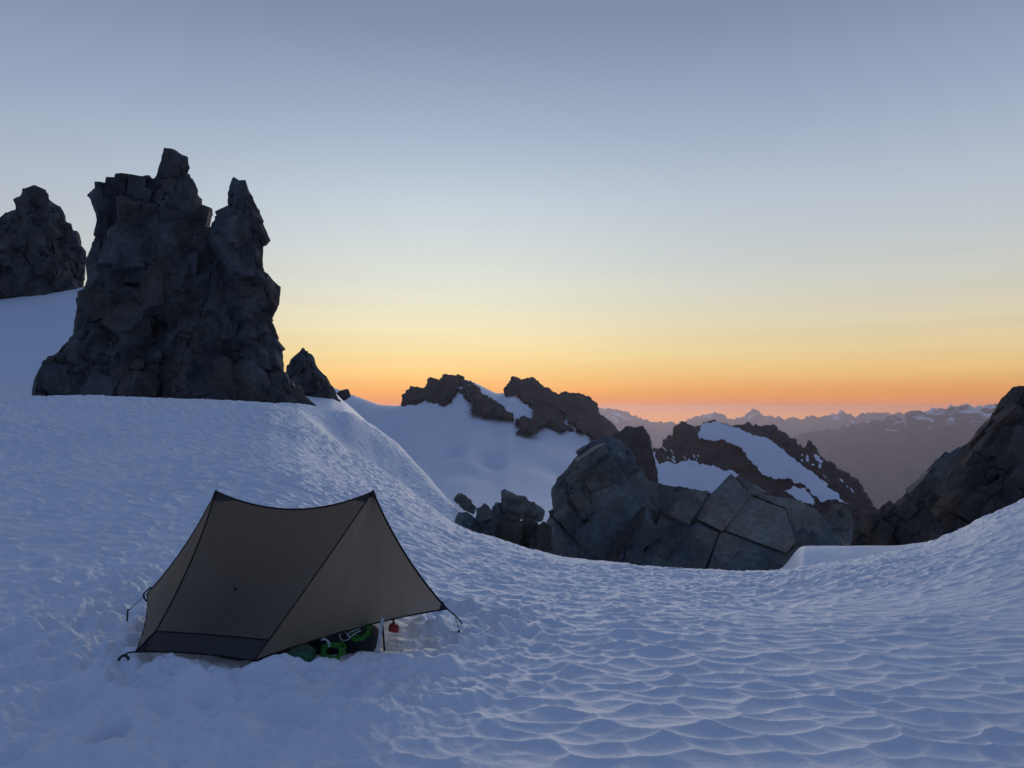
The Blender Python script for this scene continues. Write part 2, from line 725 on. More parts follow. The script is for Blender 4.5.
    if blocks:
        rng = np.random.RandomState(seed + 9000)
        Tl, Vl, nv = [], [V], len(V)
        cand = np.where(dd > 0.22 * bsize[0])[0]
        order = np.sort(rng.rand(blocks))
        for b in range(blocks):
            # few large blocks, many small ones
            size = bsize[0] + (bsize[1] - bsize[0]) * (1 - order[b]) ** 2.2
            for _ in range(12):
                i_ = cand[rng.randint(len(cand))]
                if dd[i_] > 0.34 * size:
                    break
            size = min(size, 1.5 * dd[i_] + over)
            dims = np.array([rng.uniform(.7, 1.2), rng.uniform(.7, 1.1), rng.uniform(.7, 1.2) * stretch]) * size * s
            hv, ht = hull_block(rng, dims, slant, tumble)
            cpt = Vf[i_] + np.array([0, size * s * (0.5 - sink) * rng.uniform(0.6, 1.25), 0])
            Vl.append(hv + cpt)
            Tl.append(ht + nv)
            nv += len(hv)
        V = np.concatenate(Vl)
        Tall = np.concatenate(Tl)
    o = mesh_np(name, V, remap[allq], mat, smooth, parent, T=Tall)
    return o


def crop(pts, ox, oy, sc):
    return [(ox + x / sc, oy + y / sc) for x, y in pts]


# ------------------------------------------------------------------ near snow: one polar sheet around the camera
CTRL = np.array([
    # px,   y1,  r1,   y2off, y3,  r3
    [-260, 396, 30.0,   0,   397, 33],
    [   0, 398, 30.0,   0,   399, 33],
    [ 100, 397, 30.0,   0,   398, 33],
    [ 200, 399, 30.0,   0,   400, 33],
    [ 270, 403, 29.5,   0,   404, 33],
    [ 300, 414, 28.0,  -4,   404, 34],
    [ 320, 430, 26.5, -5,   407, 34.5],
    [ 350, 453, 24.5,  -1,   412, 34],
    [ 375, 468, 23.0,   1,   426, 35],
    [ 400, 483, 21.5,   4,   446, 34],
    [ 430, 506, 20.0,   7,   478, 30],
    [ 455, 524, 19.0,   7,   507, 25.5],
    [ 466, 528, 18.7,   9,   519, 24.5],
    [ 480, 533, 18.5,  14,   545, 24],
    [ 520, 546, 18.0,  25,   580, 24],
    [ 560, 556, 17.5,  30,   600, 25],
    [ 640, 565, 17.0,  30,   605, 28],
    [ 740, 570, 17.0,  30,   590, 31],
    [ 784, 569, 17.3,  16,   564, 24.5],
    [ 798, 567, 17.5,  12,   548, 22.5],
    [ 850, 560, 18.2,  10,   547, 23],
    [ 900, 549, 19.2,  10,   545, 24.5],
    [ 930, 541, 20.0,  10,   540, 27],
    [ 960, 529, 21.0,  15,   540, 33],
    [1000, 508, 22.5,  20,   530, 33],
    [1024, 496, 23.5,  20,   520, 33],
    [1090, 462, 25.0,  20,   490, 33],
    [1260, 420, 27.0,  20,   440, 34],
])


def pchip(xk, yk, x):
    h = np.diff(xk)
    dl = np.diff(yk) / h
    n = len(xk)
    d = np.zeros(n)
    for k in range(1, n - 1):
        if dl[k - 1] * dl[k] > 0:
            w1 = 2 * h[k] + h[k - 1]
            w2 = h[k] + 2 * h[k - 1]
            d[k] = (w1 + w2) / (w1 / dl[k - 1] + w2 / dl[k])
    d[0] = dl[0]
    d[-1] = dl[-1]
    i = np.clip(np.searchsorted(xk, x) - 1, 0, n - 2)
    t = (x - xk[i]) / h[i]
    return ((1 + 2 * t) * (1 - t) ** 2 * yk[i] + t * (1 - t) ** 2 * h[i] * d[i]
            + t * t * (3 - 2 * t) * yk[i + 1] + t * t * (t - 1) * h[i] * d[i + 1])


def column_knots(th):
    tcl = np.clip(th, -0.76, 0.76)
    px = 512 + F * np.tan(tcl)
    c = [np.interp(px, CTRL[:, 0], CTRL[:, k]) for k in range(1, 6)]
    y1, r1, o2, y3, r3 = c
    ct = np.cos(tcl)
    zf = lambda r, y: CAMZ + r * ct * (HZ - y) / F
    z1 = zf(r1, y1)
    r2 = r1 + 0.45 * (r3 - r1)
    z2 = zf(r2, y1 + o2)
    z3 = zf(r3, y3)
    left = 1 / (1 + np.exp((px - 380) / 18.0))
    drop = lambda a, b: z3 - (a * left + b * (1 - left))
    zm = z1 * (0.42 if z1 > 0 else 0.34)
    rk = np.array([0.0, 3.0, 6.0, 0.56 * r1, r1, r2, r3, r3 + 8, 62.0, 130.0])
    zk = np.array([0.0, 0.0, 0.05 * z1, zm, z1, z2, z3, drop(1.2, 3.5), drop(3.0, 14.0), drop(6, 60.0)])
    return rk, zk


def build_near_snow():
    th_in = np.linspace(-0.66, 0.66, 1500)
    th_l = np.linspace(-math.pi, -0.66, 90)[:-1]
    th_r = np.linspace(0.66, math.pi, 90)[1:]
    th = np.concatenate([th_l, th_in, th_r])
    r = np.concatenate([np.linspace(0.3, 3.0, 20)[:-1], np.geomspace(3.0, 38.0, 820)[:-1], np.geomspace(38, 130, 40)])
    R, TH = np.meshgrid(r, th, indexing='ij')
    Zc = np.zeros_like(R)
    for j, t in enumerate(th):
        rk, zk = column_knots(t)
        Zc[:, j] = pchip(rk, zk, r)
    # soften along the azimuth
    k = np.exp(-np.linspace(-2, 2, 25) ** 2)
    k /= k.sum()
    Zp = np.pad(Zc, ((0, 0), (12, 12)), mode='edge')
    Zs = sum(k[i] * Zp[:, i:i + Zc.shape[1]] for i in range(25))
    Xw = R * np.sin(TH)
    Yw = R * np.cos(TH)
    px = 512 + F * np.tan(np.clip(TH, -1.2, 1.2))
    x, y = Xw.ravel(), Yw.ravel()
    q = np.stack([x, y, np.zeros_like(x)], 1)
    n_big = fbm(q / 4.0, 3, 3)
    n_mid = fbm(q / 1.1, 3, 9)
    # sun cups: shallow bowls meeting in sharp crests, longer across the slope than up it
    wx = x + 0.15 * fbm(q / 0.42, 2, 21) + 0.22 * fbm(q / 2.4, 2, 33)
    wy = y + 0.095 * fbm(q / 0.42, 2, 22) + 0.15 * fbm(q / 2.4, 2, 34)
    f1, f2 = voro2(wx / 0.285, wy / 0.158, 5)
    g1, g2 = voro2(wx / 0.21 + 3.1, wy / 0.15 + 1.7, 8)
    # size grows a little uphill to the left, the bank beyond is wind-smooth
    cup = np.minimum(f1, 0.75) * 0.050 * (1 + 0.5 * n_big + 0.3 * n_mid) + np.minimum(g1, 0.7) * 0.009
    rim = np.sqrt(f2) - np.sqrt(f1)
    cup = cup + (0.0065 + 0.003 * n_mid) * np.exp(-(rim / 0.30) ** 1.7)
    sm = np.ones_like(x)
    pf = px.ravel()
    rf = R.ravel()
    edge_r = np.interp(pf, CTRL[:, 0], CTRL[:, 2])
    bank = np.clip((rf - edge_r + 0.6) / 2.0, 0, 1) * np.clip((pf - 285) / 25, 0, 1)
    sm *= 1 - (0.45 + 0.4 * (pf > 700)) * bank
    sm *= np.clip(1 + 0.05 * (rf - 8), 1, np.where(pf > 520, 1.25, 1.7))
    # trodden snow about the tent
    blob = lambda cx, cy, rx, ry: np.exp(-(((x - cx) / rx) ** 2 + ((y - cy) / ry) ** 2))
    trod = np.clip(1.15 * blob(-1.7, 4.55, 1.35, 0.55) + 1.1 * blob(-2.9, 5.3, 0.75, 1.4) + 1.0 * blob(-0.35, 5.9, 0.55, 0.9)
                   + 0.9 * blob(-0.1, 6.6, 0.6, 0.6) + 0.85 * blob(-2.1, 3.9, 1.3, 0.7) + 0.8 * blob(-3.4, 6.8, 0.9, 1.2), 0, 1)
    l1, l2 = voro2(x / 0.16 + 0.3 * n_mid, y / 0.14, 15)
    s1, s2 = voro2(x / 0.07, y / 0.065, 16)
    lumps = (0.5 - np.minimum(l1, 0.7)) * 0.055 + (0.5 - np.minimum(s1, 0.6)) * 0.016 + 0.075 * fbm(q / 0.30, 3, 44) + 0.022 * fbm(q / 0.09, 2, 45) + 0.010 * fbm(q / 0.045, 2, 46)
    fade = np.clip((rf - 1.0) / 2.0, 0, 1)
    z = Zs.ravel() + fade * (0.045 * n_big + 0.018 * n_mid) * np.clip(rf / 8, 0.5, 1.3) + cup * sm * (1 - 0.85 * trod) - 0.02 + lumps * trod * 1.35
    # footprints and pits: (x px, y px, half width, half depth, sink)
    for fx, fy, a, b, dz in ((112, 742, .07, .13, .19), (97, 628, .06, .12, .08), (150, 652, .10, .09, .06), (46, 730, .13, .06, .035),
                             (118, 604, .10, .12, .05), (62, 668, .10, .10, .05), (206, 700, .09, .09, .04), (86, 700, .12, .08, .04),
                             (500, 606, .11, .16, .07), (478, 620, .10, .12, .06), (520, 622, .12, .13, .06), (462, 600, .12, .16, .06),
                             (436, 652, .10, .08, .05), (330, 690, .13, .08, .04), (28, 640, .09, .13, .05), (20, 760, .07, .11, .05), (60, 705, .07, .10, .05), (128, 690, .07, .09, .045), (176, 672, .06, .08, .04), (250, 720, .08, .08, .035), (540, 640, .08, .10, .045), (515, 652, .08, .09, .04), (70, 600, .08, .12, .05), (40, 585, .08, .13, .05), (455, 636, .08, .08, .05), (170, 690, .1, .07, .04)):
        Yg = CAMZ * F / (fy - HZ)
        cx = (fx - 512) / F * Yg
        e = ((x - cx) / a) ** 2 + ((y - Yg) / b) ** 2
        z = z - dz * np.exp(-e ** 2) + 0.22 * dz * np.exp(-((np.sqrt(e) - 1.45) / 0.35) ** 2)
    # snow dug out and heaped along the porch
    for hx, hy, a, b, h in ((-0.92, 5.02, .20, .13, .085), (-1.18, 4.86, .22, .11, .06), (-1.45, 4.72, .22, .10, .05), (-0.55, 5.05, .25, .15, .06), (-1.9, 4.60, .35, .10, .015)):
        z = z + h * np.exp(-((x - hx) / a) ** 2 - ((y - hy) / b) ** 2) * (1 + 0.5 * n_mid)
    # flat pad under the tent
    pad = np.clip(1.5 - (((x + 1.75) / 0.85) ** 2 + ((y - 6.0) / 1.02) ** 2), 0, 1)
    z = z * (1 - pad) + pad * (-0.03 + 0.01 * n_mid)
    V = np.stack([x, y, z], 1)
    nr, nc = R.shape
    o = mesh_np('snow_ground', V, grid_quads(nr, nc, flip=True), M['snow'], True)
    tag(o, kind='structure', label='rippled blue snow slope round the tent', cat='snow')
    return o, (th, r, z.reshape(nr, nc))


near, (GTH, GR, GZ) = build_near_snow()


def gz(x, y):
    t, r = math.atan2(x, y), math.hypot(x, y)
    i = int(np.clip(np.searchsorted(GR, r), 1, len(GR) - 1))
    j = int(np.clip(np.searchsorted(GTH, t), 1, len(GTH) - 1))
    return float(GZ[i - 1:i + 1, j - 1:j + 1].mean())


def ground_pt(px, py):
    """where the sight line through a pixel meets the near snow"""
    for Yd in np.arange(3.2, 30, 0.02):
        p = at(px, py, Yd)
        if p[2] <= gz(p[0], p[1]):
            return p
    return at(px, py, 10)


# ------------------------------------------------------------------ snow slope behind the tower
def sheet(name, pxs, rows_fn, npx, nrow, mat, relief, kind='structure'):
    """a hill surface; rows_fn(px) -> lists of (Yd, py) knots from near to far"""
    cols = np.linspace(pxs[0], pxs[1], npx)
    V = np.zeros((nrow, npx, 3))
    for j, c in enumerate(cols):
        Yk, yk = rows_fn(c)
        Yk = np.asarray(Yk, float)
        zk = np.array([at(c, yy, YY)[2] for yy, YY in zip(yk, Yk)])
        Ys = np.geomspace(Yk[0], Yk[-1], nrow)
        V[:, j, 2] = pchip(Yk, zk, Ys)
        V[:, j, 1] = Ys
        V[:, j, 0] = (c - 512) / F * Ys
    Vf = V.reshape(-1, 3)
    Vf[:, 2] += relief(Vf)
    o = mesh_np(name, Vf, grid_quads(nrow, npx, flip=True), mat, True)
    tag(o, kind=kind)
    return o


def rel_back(v):
    q = np.stack([v[:, 0], v[:, 1], 0 * v[:, 0]], 1)
    return 0.5 * fbm(q / 22, 3, 5) + 0.05 * fbm(q / 2.0, 3, 6)


def back_rows(c):
    top = np.interp(c, [-300, -40, 0, 45, 85, 150, 230, 300, 332, 346, 385], [285, 300, 297, 292, 287, 300, 345, 382, 391, 406, 470])
    return [40, 62, 95, 128, 150, 260], [436, 430 - 0.22 * (430 - top) , 400 - 0.55 * (400 - top), top, top + 12, top + 70]


sl = sheet('snow_slope', (-330, 385), back_rows, 260, 160, M['snow'], rel_back)

# ------------------------------------------------------------------ glacier bowl and its peaks
GC_X = [250, 300, 335, 350, 380, 400, 412, 430, 446, 456, 466, 482, 497, 507, 520, 545, 580, 620, 640, 660, 700, 760]
GC_Y = [372, 380, 388, 394, 405, 406, 402, 396, 386, 381, 379, 386, 394, 392, 398, 406, 420, 442, 462, 492, 545, 570]


_gx = np.arange(240, 780.0)
_gk = np.exp(-(np.arange(-9, 10) / 4.0) ** 2)
_gy = np.convolve(np.pad(np.interp(_gx, GC_X, GC_Y), 9, mode='edge'), _gk / _gk.sum(), 'valid')
GC_X, GC_Y = _gx, _gy


def gl_depth(px, py):
    top = np.interp(px, GC_X, GC_Y)
    t = np.clip((552 - py) / (552 - top), -0.2, 1.3)
    return 560 + 640 * np.clip(t, 0, 1.3) ** 1.15


def gl_rows(c):
    top = np.interp(c, GC_X, GC_Y)
    py = np.array([575, 552, 520, 490, 462, 436])
    py = np.array([572] + list(552 - (552 - top) * np.array([0, .2, .4, .6, .8, 1.0])))
    Yd = np.array([500] + [560 + 640 * t ** 1.15 for t in (0, .2, .4, .6, .8, 1.0)])
    Yd = np.append(Yd, [1290, 1600])
    py = np.append(py, [top + 4, top + 60])
    return Yd, py


def rel_gl(v):
    q = np.stack([v[:, 0], v[:, 1], 0 * v[:, 0]], 1)
    n = fbm(q / 130, 4, 15)
    # a few crevasse hollows low in the bowl
    h = 0
    for (hx, hy, a, b, dz) in ((455, 452, 9, 3.2, 7), (490, 460, 14, 5, 9), (470, 470, 22, 5, 6), (560, 470, 18, 6, 6)):
        d = gl_depth(hx, hy)
        p = at(hx, hy, d)
        h = h - dz * np.exp(-((v[:, 0] - p[0]) / (a * d / F)) ** 2 - ((v[:, 1] - d) / (b * 6)) ** 2)
    return 3.2 * n * np.clip((1180 - v[:, 1]) / 250, 0.1, 1) + h


sheet('glacier', (250, 760), gl_rows, 340, 220, M['far_snow'], rel_gl)


def carry(o, Yd, depth_fn, scale, lift):
    """set a mass built at one distance down on a slope, following the slope's own distance"""
    me = o.data
    v = np.zeros(len(me.vertices) * 3, np.float32)
    me.vertices.foreach_get('co', v)
    v = v.reshape(-1, 3).astype(float)
    px = 512 + F * v[:, 0] / v[:, 1]
    tz = (v[:, 2] - CAMZ) / v[:, 1]
    a = np.arctan(tz) - PITCH
    py = 384 - F * np.tan(a)
    w = at(px, py, depth_fn(px, py) + (v[:, 1] - Yd) * scale - lift)
    me.vertices.foreach_set('co', w.astype(np.float32).ravel())
    me.update()


def rock_on(name, poly, depth_fn, mat, scale=1.0, lift=15.0, gain=0.8, blocks=0, bsize=(3, 12), thick=0.18, res=0.8, rough=2.2, seed=1, cells=(12, 16, 12), amp=0.55, slant=0.0, D=7, Yd=1150):
    o = rock(name, poly, Yd, mat, thick=thick, D=D, res=res, rough=rough, seed=seed, cells=cells, amp=amp, levels=3, slant=slant, gain=gain, blocks=blocks, bsize=bsize, tumble=0.5, over=2.4)
    carry(o, Yd, depth_fn, scale, lift)
    return o


c6 = lambda p: crop(p, 400, 350, 3.938)
c2nd = lambda p: crop(p, 640, 400, 3.938)
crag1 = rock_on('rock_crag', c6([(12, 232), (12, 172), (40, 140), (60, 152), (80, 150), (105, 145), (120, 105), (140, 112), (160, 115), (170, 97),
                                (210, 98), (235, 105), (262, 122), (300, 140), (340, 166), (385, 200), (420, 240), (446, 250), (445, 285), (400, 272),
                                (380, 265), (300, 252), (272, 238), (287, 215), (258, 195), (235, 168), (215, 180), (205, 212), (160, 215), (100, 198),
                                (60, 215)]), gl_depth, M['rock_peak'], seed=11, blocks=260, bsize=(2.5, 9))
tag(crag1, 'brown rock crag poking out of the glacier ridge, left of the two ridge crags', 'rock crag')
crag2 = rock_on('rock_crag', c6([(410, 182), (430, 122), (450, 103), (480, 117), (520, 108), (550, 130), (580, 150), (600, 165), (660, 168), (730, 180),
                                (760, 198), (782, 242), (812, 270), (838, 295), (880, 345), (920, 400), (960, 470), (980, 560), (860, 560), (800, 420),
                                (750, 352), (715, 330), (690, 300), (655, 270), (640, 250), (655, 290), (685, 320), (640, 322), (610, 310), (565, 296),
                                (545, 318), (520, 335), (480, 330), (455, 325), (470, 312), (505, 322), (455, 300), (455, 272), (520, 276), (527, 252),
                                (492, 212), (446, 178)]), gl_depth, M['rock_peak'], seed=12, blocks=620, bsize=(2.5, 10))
tag(crag2, 'long dark rock crag sloping down to the right along the glacier ridge', 'rock crag')


def gl_depth2(px, py):
    return 1010 + 0 * px + 2.0 * (470 - py)


tooth = rock_on('rock_tooth', c6([(835, 330), (870, 318), (888, 300), (925, 306), (958, 298), (985, 338), (992, 385), (1008, 452), (1020, 540), (860, 540),
                                  (850, 420)]), gl_depth2, M['rock_peak'], seed=13, D=10, rough=0.9, gain=0.6, blocks=60)
tag(tooth, 'small dark blunt rock tooth at the lower end of the glacier ridge', 'rock crag')

# second ridge with its snowfields
def rd_depth(px, py):
    return 1500 + 3.0 * (520 - py)


ridge_root = empty('rocky_mountain', at(760, 520, 1500))
tag(ridge_root, kind='structure', label='dark rocky mountain ridge with a long slanting snowfield', cat='mountain')
RID = c2nd([(-30, 125), (0, 112), (20, 142), (44, 188), (76, 190), (105, 155), (120, 136), (128, 150), (140, 100), (165, 92), (192, 95), (225, 100), (250, 86), (300, 78),
            (350, 100), (410, 96), (430, 86), (442, 100), (480, 104), (520, 96), (560, 125), (620, 158), (650, 190), (665, 158), (692, 180), (722, 226),
            (800, 278), (870, 328), (900, 378), (945, 432), (960, 560), (-30, 560)])
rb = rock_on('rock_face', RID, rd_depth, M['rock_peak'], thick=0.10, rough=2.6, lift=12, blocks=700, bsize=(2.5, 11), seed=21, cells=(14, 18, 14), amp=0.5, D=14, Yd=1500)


def snow_on(name, poly, depth_fn, seed, parent, lift=26.0, Yd=1500):
    o = rock(name, poly, Yd, M['far_snow'], thick=0.10, D=10, res=0.6, rough=2.2, gain=0.78, seed=seed, cells=(40, 40, 40), amp=0.03, levels=1, crack=0.0, smooth=True)
    carry(o, Yd, depth_fn, 0.6, lift)
    if parent is not None:
        o.parent = parent
        o.matrix_parent_inverse = parent.matrix_basis.inverted()
    return o


rb.parent = ridge_root
rb.matrix_parent_inverse = ridge_root.matrix_basis.inverted()
snow_on('snowfield', c2nd([(228, 160), (238, 110), (300, 84), (345, 100), (420, 128), (520, 160), (600, 226), (690, 292), (745, 332), (740, 345), (790, 376),
                           (828, 408), (775, 390), (720, 402), (690, 378), (640, 330), (600, 312), (560, 312), (520, 300), (470, 278), (440, 238), (400, 188), (330, 156), (270, 158)]),
        rd_depth, 31, ridge_root, 52)
snow_on('snowfield', c2nd([(568, 356), (610, 338), (650, 345), (692, 388), (684, 416), (640, 395)]), rd_depth, 32, ridge_root, 55)
snow_on('snowfield', c2nd([(-10, 265), (30, 290), (60, 270), (50, 200), (62, 205), (80, 255), (100, 245), (150, 250), (200, 240), (240, 255), (300, 262), (360, 275), (400, 292), (370, 310),
                           (340, 330), (280, 368), (200, 352), (120, 345), (60, 345), (-10, 330)]), rd_depth, 33, ridge_root, 55)
snow_on('snowfield', c2nd([(688, 215), (702, 218), (724, 238), (712, 250), (700, 240)]), rd_depth, 34, ridge_root, 55)

rs_ = np.random.RandomState(77)
for k in range(26):
    if k < 13:                      # gullies of the right flank
        cx, cy = 800 + 58 * rs_.rand(), 0
        cy = 452 + (cx - 800) * 0.62 + rs_.uniform(-2, 9)
    else:                           # broken snow under the pinnacles on the left
        cx = 652 + 52 * rs_.rand()
        cy = 447 + 14 * rs_.rand() + (6 if cx > 675 else 0)
    ln_, wd = rs_.uniform(2.5, 8), rs_.uniform(0.5, 1.3)
    an = rs_.normal(0.9, 0.35)
    dx_, dy_ = math.cos(an), math.sin(an)
    pl = [(cx - dx_ * ln_ / 2, cy - dy_ * ln_ / 2), (cx + dy_ * wd, cy - dx_ * wd), (cx + dx_ * ln_ / 2, cy + dy_ * ln_ / 2), (cx - dy_ * wd, cy + dx_ * wd)]
    snow_on('snow_streak', pl, rd_depth, 300 + k, ridge_root, 62)


# ------------------------------------------------------------------ far ranges and the valley
def range_mat(name, snow_lo, snow_hi, sc):
    m, N, L, out = new_mat(name)
    g = N.new('ShaderNodeNewGeometry')
    pos = g.outputs['Position']
    mp = N.new('ShaderNodeMapping')
    mp.inputs['Scale'].default_value = (1, 1, 2.2)
    L.new(pos, mp.inputs[0])
    n1 = noise_tex(N, L, mp.outputs[0], sc, 7, 0.6, 0.6)
    sp = N.new('ShaderNodeSeparateXYZ')
    L.new(pos, sp.inputs[0])
    hgt = N.new('ShaderNodeMapRange')
    L.new(sp.outputs[2], hgt.inputs['Value'])
    hgt.inputs['From Min'].default_value = snow_lo
    hgt.inputs['From Max'].default_value = snow_hi
    s = math_node(N, L, 'ADD', n1, math_node(N, L, 'MULTIPLY', math_node(N, L, 'SUBTRACT', hgt.outputs[0], 0.5), 0.40))
    s = math_node(N, L, 'MULTIPLY', math_node(N, L, 'SUBTRACT', s, 0.60), 12.0, clamp=True)
    c = mix_rgb(N, L, s, (0.085, 0.08, 0.08, 1), (0.75, 0.78, 0.82, 1))
    bsdf(N, L, out, c, 0.85, 0.2)
    return m


def mountain_range(name, sil, Yd, base_z, run, mat, seed, rough, spur, label):
    """crest measured in the photograph, real slopes falling to the valley on both sides"""
    sil = np.array(sil, float)
    px = np.linspace(sil[0, 0], sil[-1, 0], int((sil[-1, 0] - sil[0, 0]) * 1.3))
    py = np.interp(px, sil[:, 0], sil[:, 1])
    q = np.stack([px / 9.0, 0 * px, 0 * px], 1)
    rg = np.zeros(len(px))
    for k in range(5):
        rg = rg + (1 - 2.2 * np.abs(noise3(q * 1.9 ** k + 5.3 * k, seed + k))) * 0.62 ** k
    py = py - rough * rg * 0.55
    rows = []
    ts = np.concatenate([-np.linspace(1, 0.0, 60) ** 1.4, np.linspace(0.03, 1, 14)])
    x = (px - 512) / F * Yd
    zc = at(px, py, Yd)[:, 2]
    for t in ts:
        a = abs(t)
        yv = Yd + t * (run if t < 0 else 2200.0)
        qq = np.stack([x / spur, np.full_like(x, yv / spur), 0 * x], 1)
        n = 1 - np.abs(fbm(qq, 5, seed + 3, 0.55)) * 2
        prof = 0.55 * (1 - a) ** 1.9 + 0.45 * (1 - a)
        z = base_z + (zc - base_z) * prof + (n - 0.6) * 0.30 * (zc - base_z) * np.minimum(a * 5, 1) * (1 - a) ** 0.7
        rows.append(np.stack([x, np.full_like(x, yv), z], 1))
    V = np.concatenate(rows)
    o = mesh_np(name, V, grid_quads(len(ts), len(px), flip=True), mat, False)
    tag(o, kind='structure', label=label, cat='mountain range')
    return o


M['range_far'] = range_mat('range_far', -1000, 330, 0.0012)
M['range_near'] = range_mat('range_near', -760, 80, 0.0030)
mountain_range('mountain_range', [(420, 424), (560, 420), (592, 412), (603, 410), (612, 409), (625, 413), (640, 420), (655, 424), (665, 422), (672, 420), (682, 424), (700, 417), (712, 415), (722, 416),
                                   (735, 419), (745, 416), (753, 411), (760, 414), (775, 418), (800, 420), (815, 418), (835, 415), (842, 411), (849, 416), (870, 415), (900, 415),
                                   (960, 419), (1100, 414), (1250, 416)], 22500, -1760, 6600, M['range_far'], 41, 3.4, 2000,
               'far hazy mountain range along the orange horizon')
mountain_range('mountain_range', [(700, 470), (760, 446), (800, 436), (830, 430), (858, 425), (880, 421), (897, 417), (912, 413), (931, 410), (946, 408), (962, 406), (985, 406), (1000, 405),
                                   (1060, 402), (1200, 404), (1400, 398)], 14000, -1700, 6800, M['range_near'], 43, 3.0, 1200,
               'hazy purple mountain range with snow patches at the right')
# valley floor
def build_valley():
    xs = np.linspace(-19000, 25500, 90)
    ys = np.concatenate([[-60], np.geomspace(300, 25100, 80)])
    XX, YY = np.meshgrid(xs, ys)
    v = np.stack([XX.ravel(), YY.ravel(), 0 * XX.ravel()], 1)
    v[:, 2] = -1640 + 340 * fbm(v / 3000, 4, 71)
    m = rock_mat('valley_ground', (0.05, 0.06, 0.05), (0.09, 0.09, 0.08), (0.10, 0.09, 0.07), 0.003, 0.4, 0.1)
    o = mesh_np('valley_ground', v, grid_quads(len(ys), len(xs), flip=True), m, True)
    tag(o, kind='structure')


build_valley()

# the air
hx0, hx1, hy0, hy1, hz0, hz1 = -19300, 25800, -140, 25300, -2050, 78
hv = [(x, y, z) for x in (hx0, hx1) for y in (hy0, hy1) for z in (hz0, hz1)]
hf = [(0, 1, 3, 2), (4, 6, 7, 5), (0, 4, 5, 1), (2, 3, 7, 6), (0, 2, 6, 4), (1, 5, 7, 3)]
hm, N, L, out = new_mat('haze')
pv = N.new('ShaderNodeVolumePrincipled')
pv.inputs['Color'].default_value = (0.95, 0.84, 0.95, 1)
pv.inputs['Density'].default_value = 0.5 / 17000
pv.inputs['Anisotropy'].default_value = 0.62
L.new(pv.outputs[0], out.inputs['Volume'])
haze = mesh_py('haze', hv, hf, hm)
tag(haze, kind='stuff')

# ------------------------------------------------------------------ rock towers on the left
c1 = lambda p: crop(p, 0, 130, 2.7417)
TY = 56.0
tower = empty('rock_tower', at(175, 415, TY))
tag(tower, 'tall dark rock tower behind the snow crest, with a pointed spire on its right', 'rock tower')
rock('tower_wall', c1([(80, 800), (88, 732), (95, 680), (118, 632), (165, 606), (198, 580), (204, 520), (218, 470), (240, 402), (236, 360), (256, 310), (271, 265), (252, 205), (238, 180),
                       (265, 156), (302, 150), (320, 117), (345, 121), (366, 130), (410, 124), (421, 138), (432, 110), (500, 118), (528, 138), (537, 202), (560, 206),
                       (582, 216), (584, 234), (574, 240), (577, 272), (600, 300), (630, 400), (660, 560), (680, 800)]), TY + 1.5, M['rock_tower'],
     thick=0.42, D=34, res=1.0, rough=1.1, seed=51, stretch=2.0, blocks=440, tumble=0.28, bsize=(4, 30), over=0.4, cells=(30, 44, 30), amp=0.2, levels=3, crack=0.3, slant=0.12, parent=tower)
rock('summit_block', c1([(424, 150), (436, 98), (450, 48), (472, 51), (516, 75), (521, 104), (513, 122), (535, 150), (539, 200), (500, 215), (440, 190)]), TY + 0.2, M['rock_tower'],
     thick=0.7, D=14, res=1.0, rough=1.0, seed=52, blocks=14, bsize=(9, 24), tumble=0.15, cells=(26, 26, 30), amp=0.22, levels=2, crack=0.3, parent=tower)
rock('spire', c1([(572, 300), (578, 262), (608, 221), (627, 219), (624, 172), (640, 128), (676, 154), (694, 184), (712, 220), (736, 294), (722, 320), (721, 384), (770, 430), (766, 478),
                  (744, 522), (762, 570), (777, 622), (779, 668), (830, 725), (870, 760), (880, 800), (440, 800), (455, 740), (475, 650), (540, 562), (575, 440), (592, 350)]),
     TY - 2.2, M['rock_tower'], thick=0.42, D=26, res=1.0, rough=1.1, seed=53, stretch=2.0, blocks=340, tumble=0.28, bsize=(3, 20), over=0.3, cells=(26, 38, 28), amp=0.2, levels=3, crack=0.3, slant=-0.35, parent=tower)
rock('buttress', c1([(150, 800), (150, 640), (190, 570), (260, 500), (300, 420), (340, 400), (400, 470), (430, 560), (450, 650), (450, 800)]), TY - 1.6, M['rock_tower'],
     thick=0.45, D=26, res=1.0, rough=2.0, seed=54, blocks=120, tumble=0.32, bsize=(5, 28), cells=(26, 36, 26), amp=0.2, levels=3, crack=0.3, slant=0.3, parent=tower)
rock('foot_block', c1([(80, 800), (88, 732), (96, 678), (120, 632), (168, 608), (215, 640), (250, 700), (260, 800)]), TY - 2.6, M['rock_tower'],
     thick=0.6, D=18, res=1.0, rough=1.5, seed=55, blocks=26, bsize=(8, 28), cells=(26, 26, 26), amp=0.28, levels=3, parent=tower)
rock('foot_block', c1([(455, 800), (470, 690), (520, 620), (600, 600), (690, 640), (760, 690), (800, 740), (860, 800)]), TY - 4.2, M['rock_tower'],
     thick=0.4, D=22, res=1.0, rough=1.8, seed=56, blocks=90, tumble=0.3, bsize=(5, 26), cells=(24, 24, 24), amp=0.2, levels=3, slant=-0.4, parent=tower)

